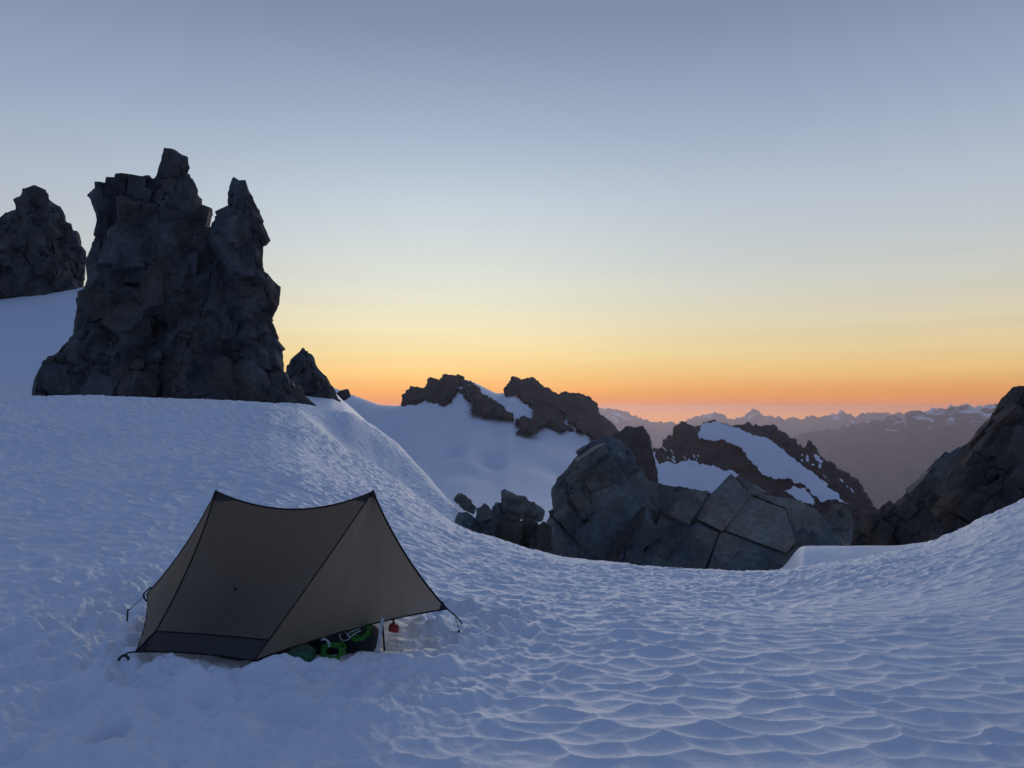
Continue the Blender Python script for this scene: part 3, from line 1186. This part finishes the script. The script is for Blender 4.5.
pil = rock('rock_pillar', c1([(-120, 520), (-140, 380), (-110, 300), (-60, 240), (0, 240), (15, 226), (44, 219), (35, 190), (56, 180), (61, 160), (95, 151), (120, 164), (131, 186), (166, 210),
                              (181, 250), (206, 280), (216, 310), (237, 336), (234, 380), (230, 450), (225, 520)]), 126, M['rock_tower'], thick=0.5, D=26, res=1.0, rough=1.1, seed=57, blocks=170, tumble=0.3, bsize=(4, 20),
           cells=(22, 30, 24), amp=0.2, levels=3, slant=-0.2)
tag(pil, 'squat dark rock pillar on the far snow slope at the left edge, smaller than the big tower', 'rock pillar')
pin = rock('rock_pinnacle', c1([(720, 790), (760, 735), (786, 662), (796, 630), (830, 596), (856, 616), (870, 650), (896, 676), (918, 712), (945, 765), (960, 800), (770, 800)]), 92, M['rock_tower'],
           thick=0.6, D=12, res=0.7, rough=1.1, seed=58, blocks=34, bsize=(4, 15), cells=(14, 20, 14), amp=0.3, levels=3)
tag(pin, 'small leaning rock pinnacle beside the foot of the big tower', 'rock pinnacle')
st = rock('summit_stone', c1([(922, 722), (930, 715), (955, 710), (962, 730), (945, 742), (920, 740)]), 128, M['rock_tower'], thick=0.6, res=0.5, rough=0.5, seed=59, cells=(5, 5, 5), amp=0.2, levels=2)
tag(st, 'tiny dark stone on the snow skyline right of the small pinnacle', 'stone')

# ------------------------------------------------------------------ boulders in the dip
cb = lambda p: crop(p, 440, 470, 5.12)
GB = 'boulders heaped beyond the snow dip'
for k, (lab, Yd, pl, mt) in enumerate((
        ('narrow boulder leaning to the left, topmost left of the boulder heap', 25.5, [(68, 152), (95, 117), (140, 140), (188, 192), (172, 228), (120, 205)], 'rock_near'),
        ('largest boulder of the heap, a pointed slab with a dark overhang', 24.2, [(311, 108), (332, 96), (420, 143), (510, 184), (538, 210), (524, 262), (470, 272), (400, 250), (345, 235), (318, 190)], 'rock_near'),
        ('low rounded boulder at the left end of the heap against the snow bank', 23.2, [(72, 285), (80, 240), (95, 214), (140, 214), (180, 248), (200, 320), (190, 400), (80, 380)], 'rock_near'),
        ('upright boulder with a round top, second from the left in the heap', 23.6, [(178, 250), (200, 195), (228, 168), (260, 198), (280, 240), (320, 300), (320, 420), (190, 420)], 'rock_near'),
        ('small boulder wedged left of the pointed slab', 24.6, [(262, 215), (280, 175), (305, 167), (340, 200), (350, 280), (280, 290)], 'rock_near'),
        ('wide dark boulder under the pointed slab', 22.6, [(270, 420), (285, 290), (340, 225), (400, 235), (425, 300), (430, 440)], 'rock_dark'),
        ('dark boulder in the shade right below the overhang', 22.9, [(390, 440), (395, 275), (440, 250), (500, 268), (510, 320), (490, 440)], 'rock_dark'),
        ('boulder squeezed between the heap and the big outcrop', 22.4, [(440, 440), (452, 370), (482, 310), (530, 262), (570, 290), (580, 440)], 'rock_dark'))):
    o = rock('boulder', cb(pl), Yd, M[mt], thick=0.9, D=9, res=0.6, rough=0.7, seed=80 + k, cells=(18, 18, 18), amp=0.22, levels=2, crack=0.1, blocks=9, bsize=(8, 26), sink=0.12, tumble=0.3)
    tag(o, lab, 'boulder', GB)

# ------------------------------------------------------------------ the outcrop in the middle
c3 = lambda p: crop(p, 520, 380, 3.413)
OY = 28.0
outc = empty('rock_outcrop', at(690, 600, OY))
tag(outc, 'broad slabby grey rock outcrop behind the snow edge in the middle', 'rock outcrop')
rock('rock_dome', c3([(20, 720), (30, 590), (75, 545), (92, 480), (112, 440), (106, 375), (130, 330), (165, 295), (205, 240), (250, 205), (300, 192), (345, 205), (380, 240), (400, 290), (430, 330),
                      (470, 355), (480, 420), (450, 560), (430, 720)]), OY, M['rock_near'], thick=0.5, D=30, res=0.9, rough=1.2, seed=61, blocks=46, bsize=(5, 40), sink=0.10, tumble=0.12, stretch=1.9, lean=0.45, ybase=591, cells=(34, 46, 30), amp=0.24, levels=3, slant=-0.55,
     crack=0.3, parent=outc)
rock('slab_face', c3([(300, 720), (330, 560), (370, 470), (400, 420), (430, 375), (470, 350), (520, 362), (600, 372), (660, 400), (760, 380), (850, 400), (935, 405), (1000, 440), (1050, 480),
                      (1100, 560), (1110, 720)]), OY - 0.6, M['rock_near'], thick=0.06, D=40, res=0.9, rough=1.0, seed=62, blocks=14, bsize=(4, 14), sink=0.3, tumble=0.2, lean=0.9, ybase=591, cells=(60, 40, 40), amp=0.05, levels=3, slant=0.62, crack=0.3, parent=outc)
for k, (pl, mt, dy) in enumerate((
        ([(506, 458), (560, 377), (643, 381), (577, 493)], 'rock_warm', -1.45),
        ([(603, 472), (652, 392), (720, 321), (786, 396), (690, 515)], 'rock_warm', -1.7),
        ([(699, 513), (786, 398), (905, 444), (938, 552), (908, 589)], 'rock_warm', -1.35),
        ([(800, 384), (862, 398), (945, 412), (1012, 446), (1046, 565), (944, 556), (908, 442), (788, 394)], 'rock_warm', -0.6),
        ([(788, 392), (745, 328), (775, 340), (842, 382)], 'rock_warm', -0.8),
        ([(436, 570), (478, 462), (575, 499), (602, 484), (678, 521), (604, 720), (330, 720)], 'rock_near', -0.95),
        ([(683, 523), (699, 518), (906, 593), (936, 566), (1046, 570), (1070, 720), (611, 720)], 'rock_near', -0.85))):
    q_ = np.array(c3(pl))
    pl = q_ + (q_ - q_.mean(0)) / np.linalg.norm(q_ - q_.mean(0), axis=1)[:, None] * 0.75
    rock('slab', pl, OY + dy, M[mt], thick=0.05, D=1.0, roundness=1.0, res=0.5, rough=0.35, gain=0.75, lean=(0.80, 0.98, 0.88, 0.86, 0.8, 0.74, 0.68)[k], ybase=591, seed=64 + k, cells=(60, 60, 60), amp=0.035, levels=3, crack=0.2, slant=0.6, parent=outc)
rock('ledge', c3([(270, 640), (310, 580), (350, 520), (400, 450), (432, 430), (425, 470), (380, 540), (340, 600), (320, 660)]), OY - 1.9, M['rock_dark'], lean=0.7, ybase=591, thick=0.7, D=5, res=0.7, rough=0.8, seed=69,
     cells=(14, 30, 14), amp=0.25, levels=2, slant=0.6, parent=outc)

# ------------------------------------------------------------------ the dark slope on the right
c4 = lambda p: crop(p, 764, 370, 3.84)
RY = 46.0
rs = empty('rock_buttress', at(985, 540, RY))
tag(rs, 'dark slanting rock buttress rising out of the frame at the right edge', 'rock buttress')
rock('back_slab', c4([(400, 760), (470, 560), (505, 520), (552, 470), (590, 430), (640, 368), (662, 342), (690, 338), (740, 300), (800, 268), (850, 220), (900, 300), (860, 760)]), RY + 5, M['rock_near'],
     thick=0.2, D=20, res=0.9, rough=1.3, seed=71, blocks=90, bsize=(5, 26), sink=0.2, stretch=2.0, tumble=0.12, lean=0.6, cells=(24, 60, 24), amp=0.2, levels=3, slant=0.75, parent=rs)
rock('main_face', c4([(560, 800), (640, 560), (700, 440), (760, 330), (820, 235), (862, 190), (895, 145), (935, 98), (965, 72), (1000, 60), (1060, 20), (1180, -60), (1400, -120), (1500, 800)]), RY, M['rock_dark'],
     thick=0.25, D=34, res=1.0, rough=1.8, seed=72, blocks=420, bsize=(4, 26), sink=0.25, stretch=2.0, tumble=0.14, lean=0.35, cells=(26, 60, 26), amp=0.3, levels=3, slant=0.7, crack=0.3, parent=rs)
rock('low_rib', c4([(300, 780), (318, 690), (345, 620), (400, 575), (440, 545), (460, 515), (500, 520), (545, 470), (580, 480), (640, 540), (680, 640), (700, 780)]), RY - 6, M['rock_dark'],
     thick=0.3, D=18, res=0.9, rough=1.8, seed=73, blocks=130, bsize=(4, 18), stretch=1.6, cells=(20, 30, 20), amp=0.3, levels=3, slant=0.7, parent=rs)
bl = rock('boulder', c4([(225, 600), (235, 560), (265, 518), (300, 515), (330, 535), (345, 600), (330, 680), (240, 680)]), 34, M['rock_near'], thick=0.6, D=10, res=0.8, rough=0.7, seed=74, cells=(20, 20, 20), amp=0.2, levels=2)
tag(bl, 'rounded grey boulder between the slabby outcrop and the dark right-hand buttress', 'boulder')

# ------------------------------------------------------------------ the tent
M['fly'] = fabric_mat('fly_fabric', (0.10, 0.095, 0.088), 0.60, (0.50, 0.43, 0.34))
M['band'] = fabric_mat('band_fabric', (0.050, 0.050, 0.052), 0.28, (0.2, 0.19, 0.18))
M['patch'] = plain_mat('patch_fabric', (0.026, 0.027, 0.032), 0.7, 0.2)
M['seam'] = plain_mat('seam_tape', (0.012, 0.012, 0.014), 0.7, 0.2)
M['cord'] = plain_mat('dark_cord', (0.02, 0.02, 0.022), 0.8, 0.2)
M['white_cord'] = plain_mat('white_cord', (0.42, 0.42, 0.40), 0.8, 0.2)
M['alloy'] = plain_mat('alloy', (0.62, 0.63, 0.64), 0.38, 0.5, 40, 0.12, 0.35)
M['dark_alloy'] = plain_mat('dark_alloy', (0.05, 0.05, 0.055), 0.4, 0.5, 40, 0.2, 0.5)
M['green'] = plain_mat('green_rope', (0.045, 0.20, 0.03), 0.7, 0.3, 60, 0.35)
M['teal'] = plain_mat('green_fabric', (0.022, 0.10, 0.06), 0.45, 0.5, 14, 0.4)
M['pack'] = plain_mat('pack_fabric', (0.022, 0.028, 0.034), 0.7, 0.3, 18, 0.4)
M['red'] = plain_mat('red_plastic', (0.30, 0.015, 0.015), 0.4, 0.5)
M['floor'] = plain_mat('groundsheet', (0.015, 0.016, 0.018), 0.6, 0.3)

M['porch'] = fabric_mat('fly_fabric_lit', (0.10, 0.097, 0.092), 0.72, (0.74, 0.66, 0.54))  # lit copy of the fly cloth: porch glow put into its transmitted colour
A = at(216, 491.5, 5.50)
B = at(373, 491.5, 5.42)
C1 = at(136, 652, 4.98)
D1 = at(254, 661, 4.80)
CB = at(156, 631, 5.03)
DB = at(269, 640, 4.90)
E = at(447, 609, 5.30)
FV = at(147, 594, 5.62)
C2 = np.array([-2.32, 7.0, 0.06])
D2 = np.array([-1.15, 7.0, 0.04])
CB2 = np.array([-2.28, 6.86, 0.22])
DB2 = np.array([-1.2, 6.86, 0.2])
tent = empty('tent', (-1.75, 5.8, gz(-1.75, 5.8)))
tag(tent, 'small dark brown two-pole tent pitched on the trodden snow', 'tent')


def curve(p, q, sag=(0, 0, 0), n=24):
    p, q, sag = np.asarray(p), np.asarray(q), np.asarray(sag, float)
    t = np.linspace(0, 1, n)[:, None]
    return p * (1 - t) + q * t + sag * (4 * t * (1 - t))


def panel(name, bot, top, left, right, mat, bulge, seed, wr=0.009, parent=tent):
    """cloth stretched over four edge curves (top or bottom may shrink to a point)"""
    n = len(bot)
    m = len(left)
    u = np.linspace(0, 1, n)[None, :, None]
    v = np.linspace(0, 1, m)[:, None, None]
    G = (1 - v) * bot[None] + v * top[None] + (1 - u) * left[:, None] + u * right[:, None] \
        - ((1 - u) * (1 - v) * bot[0] + u * (1 - v) * bot[-1] + (1 - u) * v * top[0] + u * v * top[-1])
    nrm = np.cross(bot[-1] - bot[0] + top[-1] - top[0], left[-1] - left[0] + right[-1] - right[0])
    nrm /= np.linalg.norm(nrm)
    w = np.sin(math.pi * u) * np.sin(math.pi * np.clip(v * 0.96 + 0.02, 0, 1))
    # stretch lines fan out from the corners
    fan = np.sin(u[..., 0] * 38 + 2.0 * np.sin(u[..., 0] * 11 + seed)) * np.exp(-((v[..., 0] - 0.0) / 0.28) ** 2) * np.sin(math.pi * u[..., 0])
    q = np.stack([u[..., 0] * 5 + 0 * v[..., 0], v[..., 0] * 2.2 + 0 * u[..., 0], 0 * (u + v)[..., 0]], -1).reshape(-1, 3)
    crease = fbm(q, 3, seed).reshape(m, n)
    G = G + nrm * (bulge * w + (wr * fan + wr * 1.6 * crease * w[..., 0])[..., None])
    return mesh_np(name, G.reshape(-1, 3), grid_quads(m, n), mat, True, parent)


n_ = 40
ridge = curve(A, B, (0, 0, -0.125), n_)
# near end wall: main cloth above the foot band
seamA = curve(CB, A, (0.035, 0, 0.0), n_)
seamB = curve(DB, B, (0.0, 0, -0.01), n_)
bandtop = curve(CB, DB, (0, 0, 0.004), n_)
bandbot = curve(C1, D1, (0, 0.02, 0.012), n_)
panel('end_wall', bandtop, ridge, seamA, seamB, M['fly'], -0.045, 1)
panel('foot_band', bandbot, bandtop, curve(C1, CB, (0, 0, 0), 12), curve(D1, DB, (0, 0, 0), 12), M['band'], 0.0, 2, 0.003)
# right porch, seen from outside and lit through from behind
hemE = curve(D1, E, (0.0, 0.0, 0.035), n_)
bend = np.concatenate([curve(D1, DB, n=8)[:-1], curve(DB, B, (0, 0, -0.01), n_ - 7)])
edgeE = curve(E, B, (-0.03, 0, -0.03), n_)
panel('porch_door', hemE, np.repeat(B[None], n_, 0), bend, edgeE, M['porch'], 0.03, 3)
hemE2 = curve(E, D2, (0.03, 0, 0.03), n_)
panel('porch_door', hemE2, np.repeat(B[None], n_, 0), edgeE, curve(D2, B, n=n_), M['porch'], 0.02, 4)
# left porch
hemF = curve(FV, C1, (0.03, 0, 0.02), n_)
bendA = np.concatenate([curve(C1, CB, n=8)[:-1], curve(CB, A, (0.035, 0, 0), n_ - 7)])
edgeF = curve(FV, A, (0.02, 0, -0.03), n_)
panel('porch_door', hemF, np.repeat(A[None], n_, 0), edgeF, bendA, M['porch'], 0.02, 5)
panel('porch_door', curve(C2, FV, (0, 0, 0.03), n_), np.repeat(A[None], n_, 0), curve(C2, A, n=n_), edgeF, M['porch'], 0.02, 6)
# far end wall
panel('end_wall', curve(D2, C2, n=n_), ridge[::-1], curve(D2, B, n=n_), curve(C2, A, n=n_), M['fly'], -0.03, 7)


def off(c, k=0.004):
    """seams lie a few millimetres proud, on the camera-side of the cloth"""
    d = np.array([0.0, -1.0, 0.25])
    return c + d / np.linalg.norm(d) * k


tube('ridge_seam', ridge, 0.006, M['seam'], tent)
tube('seam', off(seamA), 0.0050, M['seam'], tent)
tube('seam', off(curve(CB, C1, n=10)), 0.0065, M['seam'], tent)
tube('seam', off(bend), 0.0045, M['seam'], tent)
tube('zip', off(edgeE, 0.003), 0.0065, M['seam'], tent)
tube('zip', edgeF, 0.006, M['seam'], tent)
tube('hem', hemE, 0.005, M['seam'], tent)
tube('hem', hemF, 0.004, M['seam'], tent)
tube('hem', off(bandtop, 0.003), 0.004, M['seam'], tent)
tube('hem', bandbot, 0.005, M['seam'], tent)


def tri_patch(name, p, q, r, mat, k=0.007):
    """reinforcement sewn on a corner: a small doubled triangle"""
    n = np.cross(q - p, r - p)
    n /= np.linalg.norm(n)
    if n[1] > 0:
        n = -n
    v = [p + n * k, q + n * k, r + n * k, p + n * (k - .003), q + n * (k - .003), r + n * (k - .003)]
    return mesh_py(name, v, [(0, 1, 2), (5, 4, 3), (0, 3, 4, 1), (1, 4, 5, 2), (2, 5, 3, 0)], mat, False, tent)


lp = lambda p, q, t: p * (1 - t) + q * t
tri_patch('reinforcement', E, lp(E, B, .07), lp(E, D1, .05) + np.array([0, 0, -0.004]), M['patch'], 0.012)
tri_patch('reinforcement', C1, lp(C1, CB, .55), lp(C1, D1, .09), M['patch'], 0.006)
tri_patch('reinforcement', A, ridge[6], seamA[-4], M['fly'], 0.004)
tri_patch('reinforcement', B, ridge[-6], seamB[-4], M['fly'], 0.004)
# peak caps: short dark cones of doubled cloth over the pole tips
for pk, sd in ((A, 1), (B, -1)):
    v, f = tube_geo([pk + np.array([0, 0, -0.035]), pk + np.array([0, 0, -0.012]), pk + np.array([0, 0, 0.012])], [0.024, 0.016, 0.004], 12)
    mesh_py('peak_cap', v, f, M['patch'], True, tent)
# small dark printed mark on the end wall
mk = at(236.5, 589.5, 5.14)
wall_n = np.cross(DB - CB, A - CB)
wall_n /= np.linalg.norm(wall_n)
if wall_n[1] > 0:
    wall_n = -wall_n
tpar = (mk[2] - CB[2]) / (A[2] - CB[2])
upv = (lp(A, B, .4) - lp(CB, DB, .5))
upv /= np.linalg.norm(upv)
rtv = np.cross(upv, -wall_n)
rtv /= np.linalg.norm(rtv)


def on_wall(u, t):
    return (1 - t) * bandtop[int(u * (n_ - 1))] + t * ridge[int(u * (n_ - 1))]


# ray from the camera through the mark onto the wall plane
cpos = np.array([0, 0, CAMZ])
dr = mk - cpos
kk = np.dot(CB - cpos, wall_n) / np.dot(dr, wall_n)
mc = cpos + dr * kk + wall_n * 0.012
sh = [(-.016, -.004), (-.006, .006), (-.002, .0), (.004, .014), (.010, .002), (.018, .008), (.012, -.010), (.006, -.002), (.0, -.014), (-.006, -.006)]
v = [mc + rtv * a + upv * b for a, b in sh] + [mc + rtv * a + upv * b - wall_n * .002 for a, b in sh]
k_ = len(sh)
mesh_py('emblem', v, [tuple(range(k_)), tuple(range(2 * k_ - 1, k_ - 1, -1))] + [(i, (i + 1) % k_, k_ + (i + 1) % k_, k_ + i) for i in range(k_)], M['seam'], False, tent)

# poles stand inside, groundsheet tub between them
PA = np.array([A[0] + 0.02, A[1], gz(A[0], A[1]) - 0.03])
PBx = at(385, 644, 5.36)
PB = np.array([PBx[0], PBx[1], gz(PBx[0], PBx[1]) - 0.04])
for top, bt in ((A, PA), (B, PB)):
    pts = [bt, lp(bt, top, .45), lp(bt, top, .46), lp(bt, top, .985)]
    tube('pole', pts, [0.007, 0.007, 0.009, 0.009], M['dark_alloy'], tent)


def tub():
    inset = 0.05
    b = [C1 + [0.10, .26, 0], D1 + [0.03, .24, 0], D2 + [-.02, -.1, 0], C2 + [.06, -.1, 0]]
    zb = [gz(p[0], p[1]) for p in b]
    lo = [np.array([p[0], p[1], min(z_, 0.0) - 0.03]) for p, z_ in zip(b, zb)]
    hi = [np.array([p[0] + sx, p[1] + sy, 0.22]) for p, (sx, sy) in zip(b, ((.06, .06), (-.03, .06), (-.05, -.06), (.06, -.06)))]
    ins = [lp(h, sum(hi) / 4, .02) for h in hi]
    fl = [np.array([p[0], p[1], 0.01]) for p in [lp(h, sum(hi) / 4, .03) for h in hi]]
    v = lo + hi + ins + fl
    f = []
    for a, c in ((0, 4), (4, 8), (8, 12)):
        for i in range(4):
            j = (i + 1) % 4
            f.append((a + i, a + j, c + j, c + i))
    f.append((12, 13, 14, 15))
    return v, f


v, f = tub()
mesh_py('groundsheet', v, f, M['floor'], False, tent)

# guy lines and their pegs
def peg_mesh(name, p, top, mat, r=0.006, hook=0.02):
    pts = [p + np.array([0, 0, -0.10]), lp(p, top, .5), top, top + np.array([hook * .6, -0.004, hook * .5]), top + np.array([hook, -0.006, 0.0])]
    return tube(name, pts, [r * .5, r, r, r * .9, r * .8], mat, None, 8)


gC = ground_pt(124, 661)
gF = ground_pt(127, 622)
gE = ground_pt(463, 622)
tube('guy_line', spline([C1, lp(C1, gC, .5) + [0, -.02, .03], gC + [0, -.01, .035]], 8), 0.005, M['cord'], tent)
fl_top = np.array([gF[0], gF[1], gF[2] + 0.075])
tube('guy_line', [FV, lp(FV, fl_top, .5), fl_top], 0.0022, M['cord'], tent)
tube('guy_line', spline([E, lp(E, gE, .5), gE + [0, 0, -.02]], 6), 0.0055, M['cord'], tent)
tube('guy_line', spline([FV + [0.03, 0, .05], FV + [-.02, -.01, .0], FV + [0.0, -.01, -.045], FV + [0.01, 0, -.06]], 6), 0.006, M['cord'], tent)
# loose tail of cord with its toggle by the right corner
tl = at(459, 631, 5.2)
tail = tube('cord_tail', spline([E + [.05, -.01, -.03], (E + [.05, -.01, -.03] + tl) / 2 + [.004, 0, 0], tl], 6), 0.0016, M['cord'], tent)
v, f = tube_geo([tl + [0.006, 0, 0.008], tl, tl + [-.006, 0, -.010]], [.004, .008, .005], 8)
mesh_py('toggle', v, f, M['cord'], True, tail)

p1 = peg_mesh('tent_peg', gF, gF + np.array([0.004, 0, 0.085]), M['dark_alloy'], 0.0065, 0.012)
tag(p1, 'thin dark tent peg standing upright in the snow left of the tent', 'tent peg')
hk = spline([gC + [-.035, 0, .004], gC + [-.02, 0, .026], gC + [.005, -.005, .036], gC + [.028, -.01, .026], gC + [.036, -.012, 0.0], gC + [.03, -.012, -.04]], 6)
p2 = tube('tent_peg', hk, 0.009, M['dark_alloy'])
tag(p2, 'dark hooked tent peg pushed into the snow at the near left corner of the tent', 'tent peg')

# flat alloy snow stake with a V section standing in front of the porch
sb = at(378, 648, 5.06)
stp = at(383, 618, sb[1] - 0.01)
ax = (stp - sb) / np.linalg.norm(stp - sb)
ex = np.array([1.0, 0, 0]) - ax * ax[0]
ex /= np.linalg.norm(ex)
ey = np.cross(ax, ex)
prof = [(-.011, -.005), (-.003, .003), (.003, .003), (.011, -.005), (.011, -.0025), (.0035, .0055), (-.0035, .0055), (-.011, -.0025)]
lo_, hi_ = sb - ax * 0.12, stp
vs = [lo_ + ex * a * .4 + ey * b for a, b in prof] + [sb + ex * a + ey * b for a, b in prof] + [hi_ + ex * a * 0.9 + ey * b for a, b in prof]
fs = []
for s_ in (0, 8):
    for i in range(8):
        j = (i + 1) % 8
        fs.append((s_ + i, s_ + j, s_ + 8 + j, s_ + 8 + i))
fs += [tuple(range(7, -1, -1)), tuple(range(16, 24))]
stake = mesh_py('snow_stake', vs, fs, M['alloy'])
tag(stake, 'pale metal snow stake standing upright in front of the tent porch', 'snow stake')

# red thing hanging from the hem on a short black strap
rp = at(394, 628, 5.22)
red = empty('hanging_torch', rp)
tag(red, 'small red plastic torch hanging from the tent hem on a black strap', 'torch')
v, f = tube_geo([rp + [-.034, 0, .002], rp + [-.030, 0, .002], rp + [.022, 0, -.006], rp + [.030, 0, -.006], rp + [.034, 0, -.006]], [.018, .026, .027, .024, .012], 12)
v2, f2 = tube_geo([rp + [-.004, 0, .012], rp + [-.006, 0, .036]], [.022, .012], 10)
mesh_py('torch_body', *join_geo([(v, f), (v2, f2)]), M['red'], True, red)
hp = hemE[int(n_ * .70)]
hp = min(hemE, key=lambda p: abs((512 + F * p[0] / p[1]) - 393))
tube('strap', spline([hp, (hp + rp) / 2 + [.006, 0, .02], rp + [-.006, 0, .034]], 6), 0.007, M['cord'], red)

# gear lying in the porch
def blob_mesh(name, c, rx, ry, rz, mat, seed, rough=.14, parent=None):
    n, m = 28, 18
    V, Q = [], []
    for i in range(m + 1):
        th = math.pi * i / m
        for j in range(n):
            ph = 2 * math.pi * j / n
            V.append((math.sin(th) * math.cos(ph), math.sin(th) * math.sin(ph), math.cos(th)))
    V = np.array(V)
    sg = np.sign(V) * np.abs(V) ** 0.8
    h = 1 + rough * fbm(V * 1.6 + seed, 3, seed) + rough * .5 * fbm(V * 5 + seed, 2, seed + 3)
    V = sg * h[:, None] * np.array([rx, ry, rz]) + np.asarray(c)
    for i in range(m):
        for j in range(n):
            Q.append((i * n + j, (i + 1) * n + j, (i + 1) * n + (j + 1) % n, i * n + (j + 1) % n))
    return mesh_py(name, V, Q, mat, True, parent)


def gl(px, py, Yd):
    p = at(px, py, Yd)
    return p


g0 = gl(302, 656, 4.98)
sk = blob_mesh('stuff_sack', (g0[0], g0[1], gz(g0[0], g0[1]) + .045), .085, .08, .065, M['teal'], 3)
tag(sk, 'dark teal green stuff sack lying under the hem nearest the tent corner', 'stuff sack')
v, f = tube_geo(spline([np.array([g0[0] + .05 * math.cos(a), g0[1] - .075 + .01 * math.sin(a), gz(g0[0], g0[1]) + .05 + .03 * math.sin(a)]) for a in np.linspace(0, 6.28, 9)[:-1]], 4, True), .005, 6, True)
mesh_py('drawcord', v, f, M['green'], True, sk)


def coil(name, c, r, turns, mat, seed, rad=.006, tilt=0.5):
    rng = np.random.RandomState(seed)
    pts = []
    for i in range(turns * 14):
        a = 2 * math.pi * i / 14
        w = r * (1 + .16 * math.sin(a * .37 + seed) + .06 * rng.randn())
        x = w * math.cos(a)
        yz = w * .72 * math.sin(a)
        k = (i / (turns * 14) - .5)
        pts.append(np.asarray(c) + [x + .015 * rng.randn() * .4, yz * math.sin(tilt) + k * .05, yz * math.cos(tilt) + .01 * rng.randn() * .4])
    return tube(name, spline(pts, 3), rad, mat, None, 6)


g1 = gl(333, 650, 5.02)
rc = coil('rope_coil', (g1[0], g1[1], gz(g1[0], g1[1]) + .05), .062, 7, M['green'], 4, .0065)
tag(rc, 'round coil of bright green rope on the snow in the middle of the porch gap', 'rope')
g2 = gl(361, 630, 5.12)
rc2 = coil('rope_hank', (g2[0], g2[1], g2[2] + .0), .06, 8, M['green'], 9, .0065, 0.2)
for vtx in rc2.data.vertices:
    vtx.co.x = g2[0] + (vtx.co.x - g2[0]) * .85 + (vtx.co.z - g2[2]) * .35
    vtx.co.z = g2[2] + (vtx.co.z - g2[2]) * 1.25
tag(rc2, 'upright hank of bright green rope leaning beside the pale snow stake', 'rope')
g3 = gl(342, 640, 5.36)
pk = blob_mesh('backpack', (g3[0], g3[1], gz(g3[0], g3[1]) + .08), .25, .15, .13, M['pack'], 6, .10)
tag(pk, 'dark backpack lying behind the green rope in the shade of the porch', 'backpack')
for k in range(2):
    c_ = np.array([g3[0] - .10 + .19 * k, g3[1] - .10, gz(g3[0], g3[1]) + .09])
    tube('pack_strap', spline([c_ + [-.06, .04, .07], c_ + [-.03, -.045, .05], c_ + [0, -.055, -.02], c_ + [.02, -.03, -.08]], 6), .009, M['patch'], pk)
# loops of white cord on the pack
pts = []
w0 = gl(350, 632, 5.06)
for dx, dy, dz in ((-.075, .02, .015), (-.06, 0, -.045), (-.02, -.01, -.05), (.0, 0, -.03), (-.03, 0, .0), (.0, -.01, .03), (.05, -.005, .036), (.055, 0, .02), (.015, -.01, .008), (-.015, -.01, -.015),
                   (.005, -.01, -.028), (.04, 0, -.005), (.07, 0, .01)):
    pts.append(w0 + [dx, dy, dz])
wc = tube('accessory_cord', spline(pts, 6), .0042, M['white_cord'], None, 6)
tag(wc, 'thin white cord looped between the two green ropes', 'cord')
w1 = gl(326, 641, 4.97)
wb = tube('sling', spline([w1 + [-.03, 0, .006], w1 + [-.01, -.01, .016], w1 + [.012, -.01, .004], w1 + [.022, -.005, -.018], w1 + [.018, 0, -.036]], 6), .007, M['white_cord'], None, 6)
tag(wb, 'short white sling draped over the round green rope coil', 'sling')
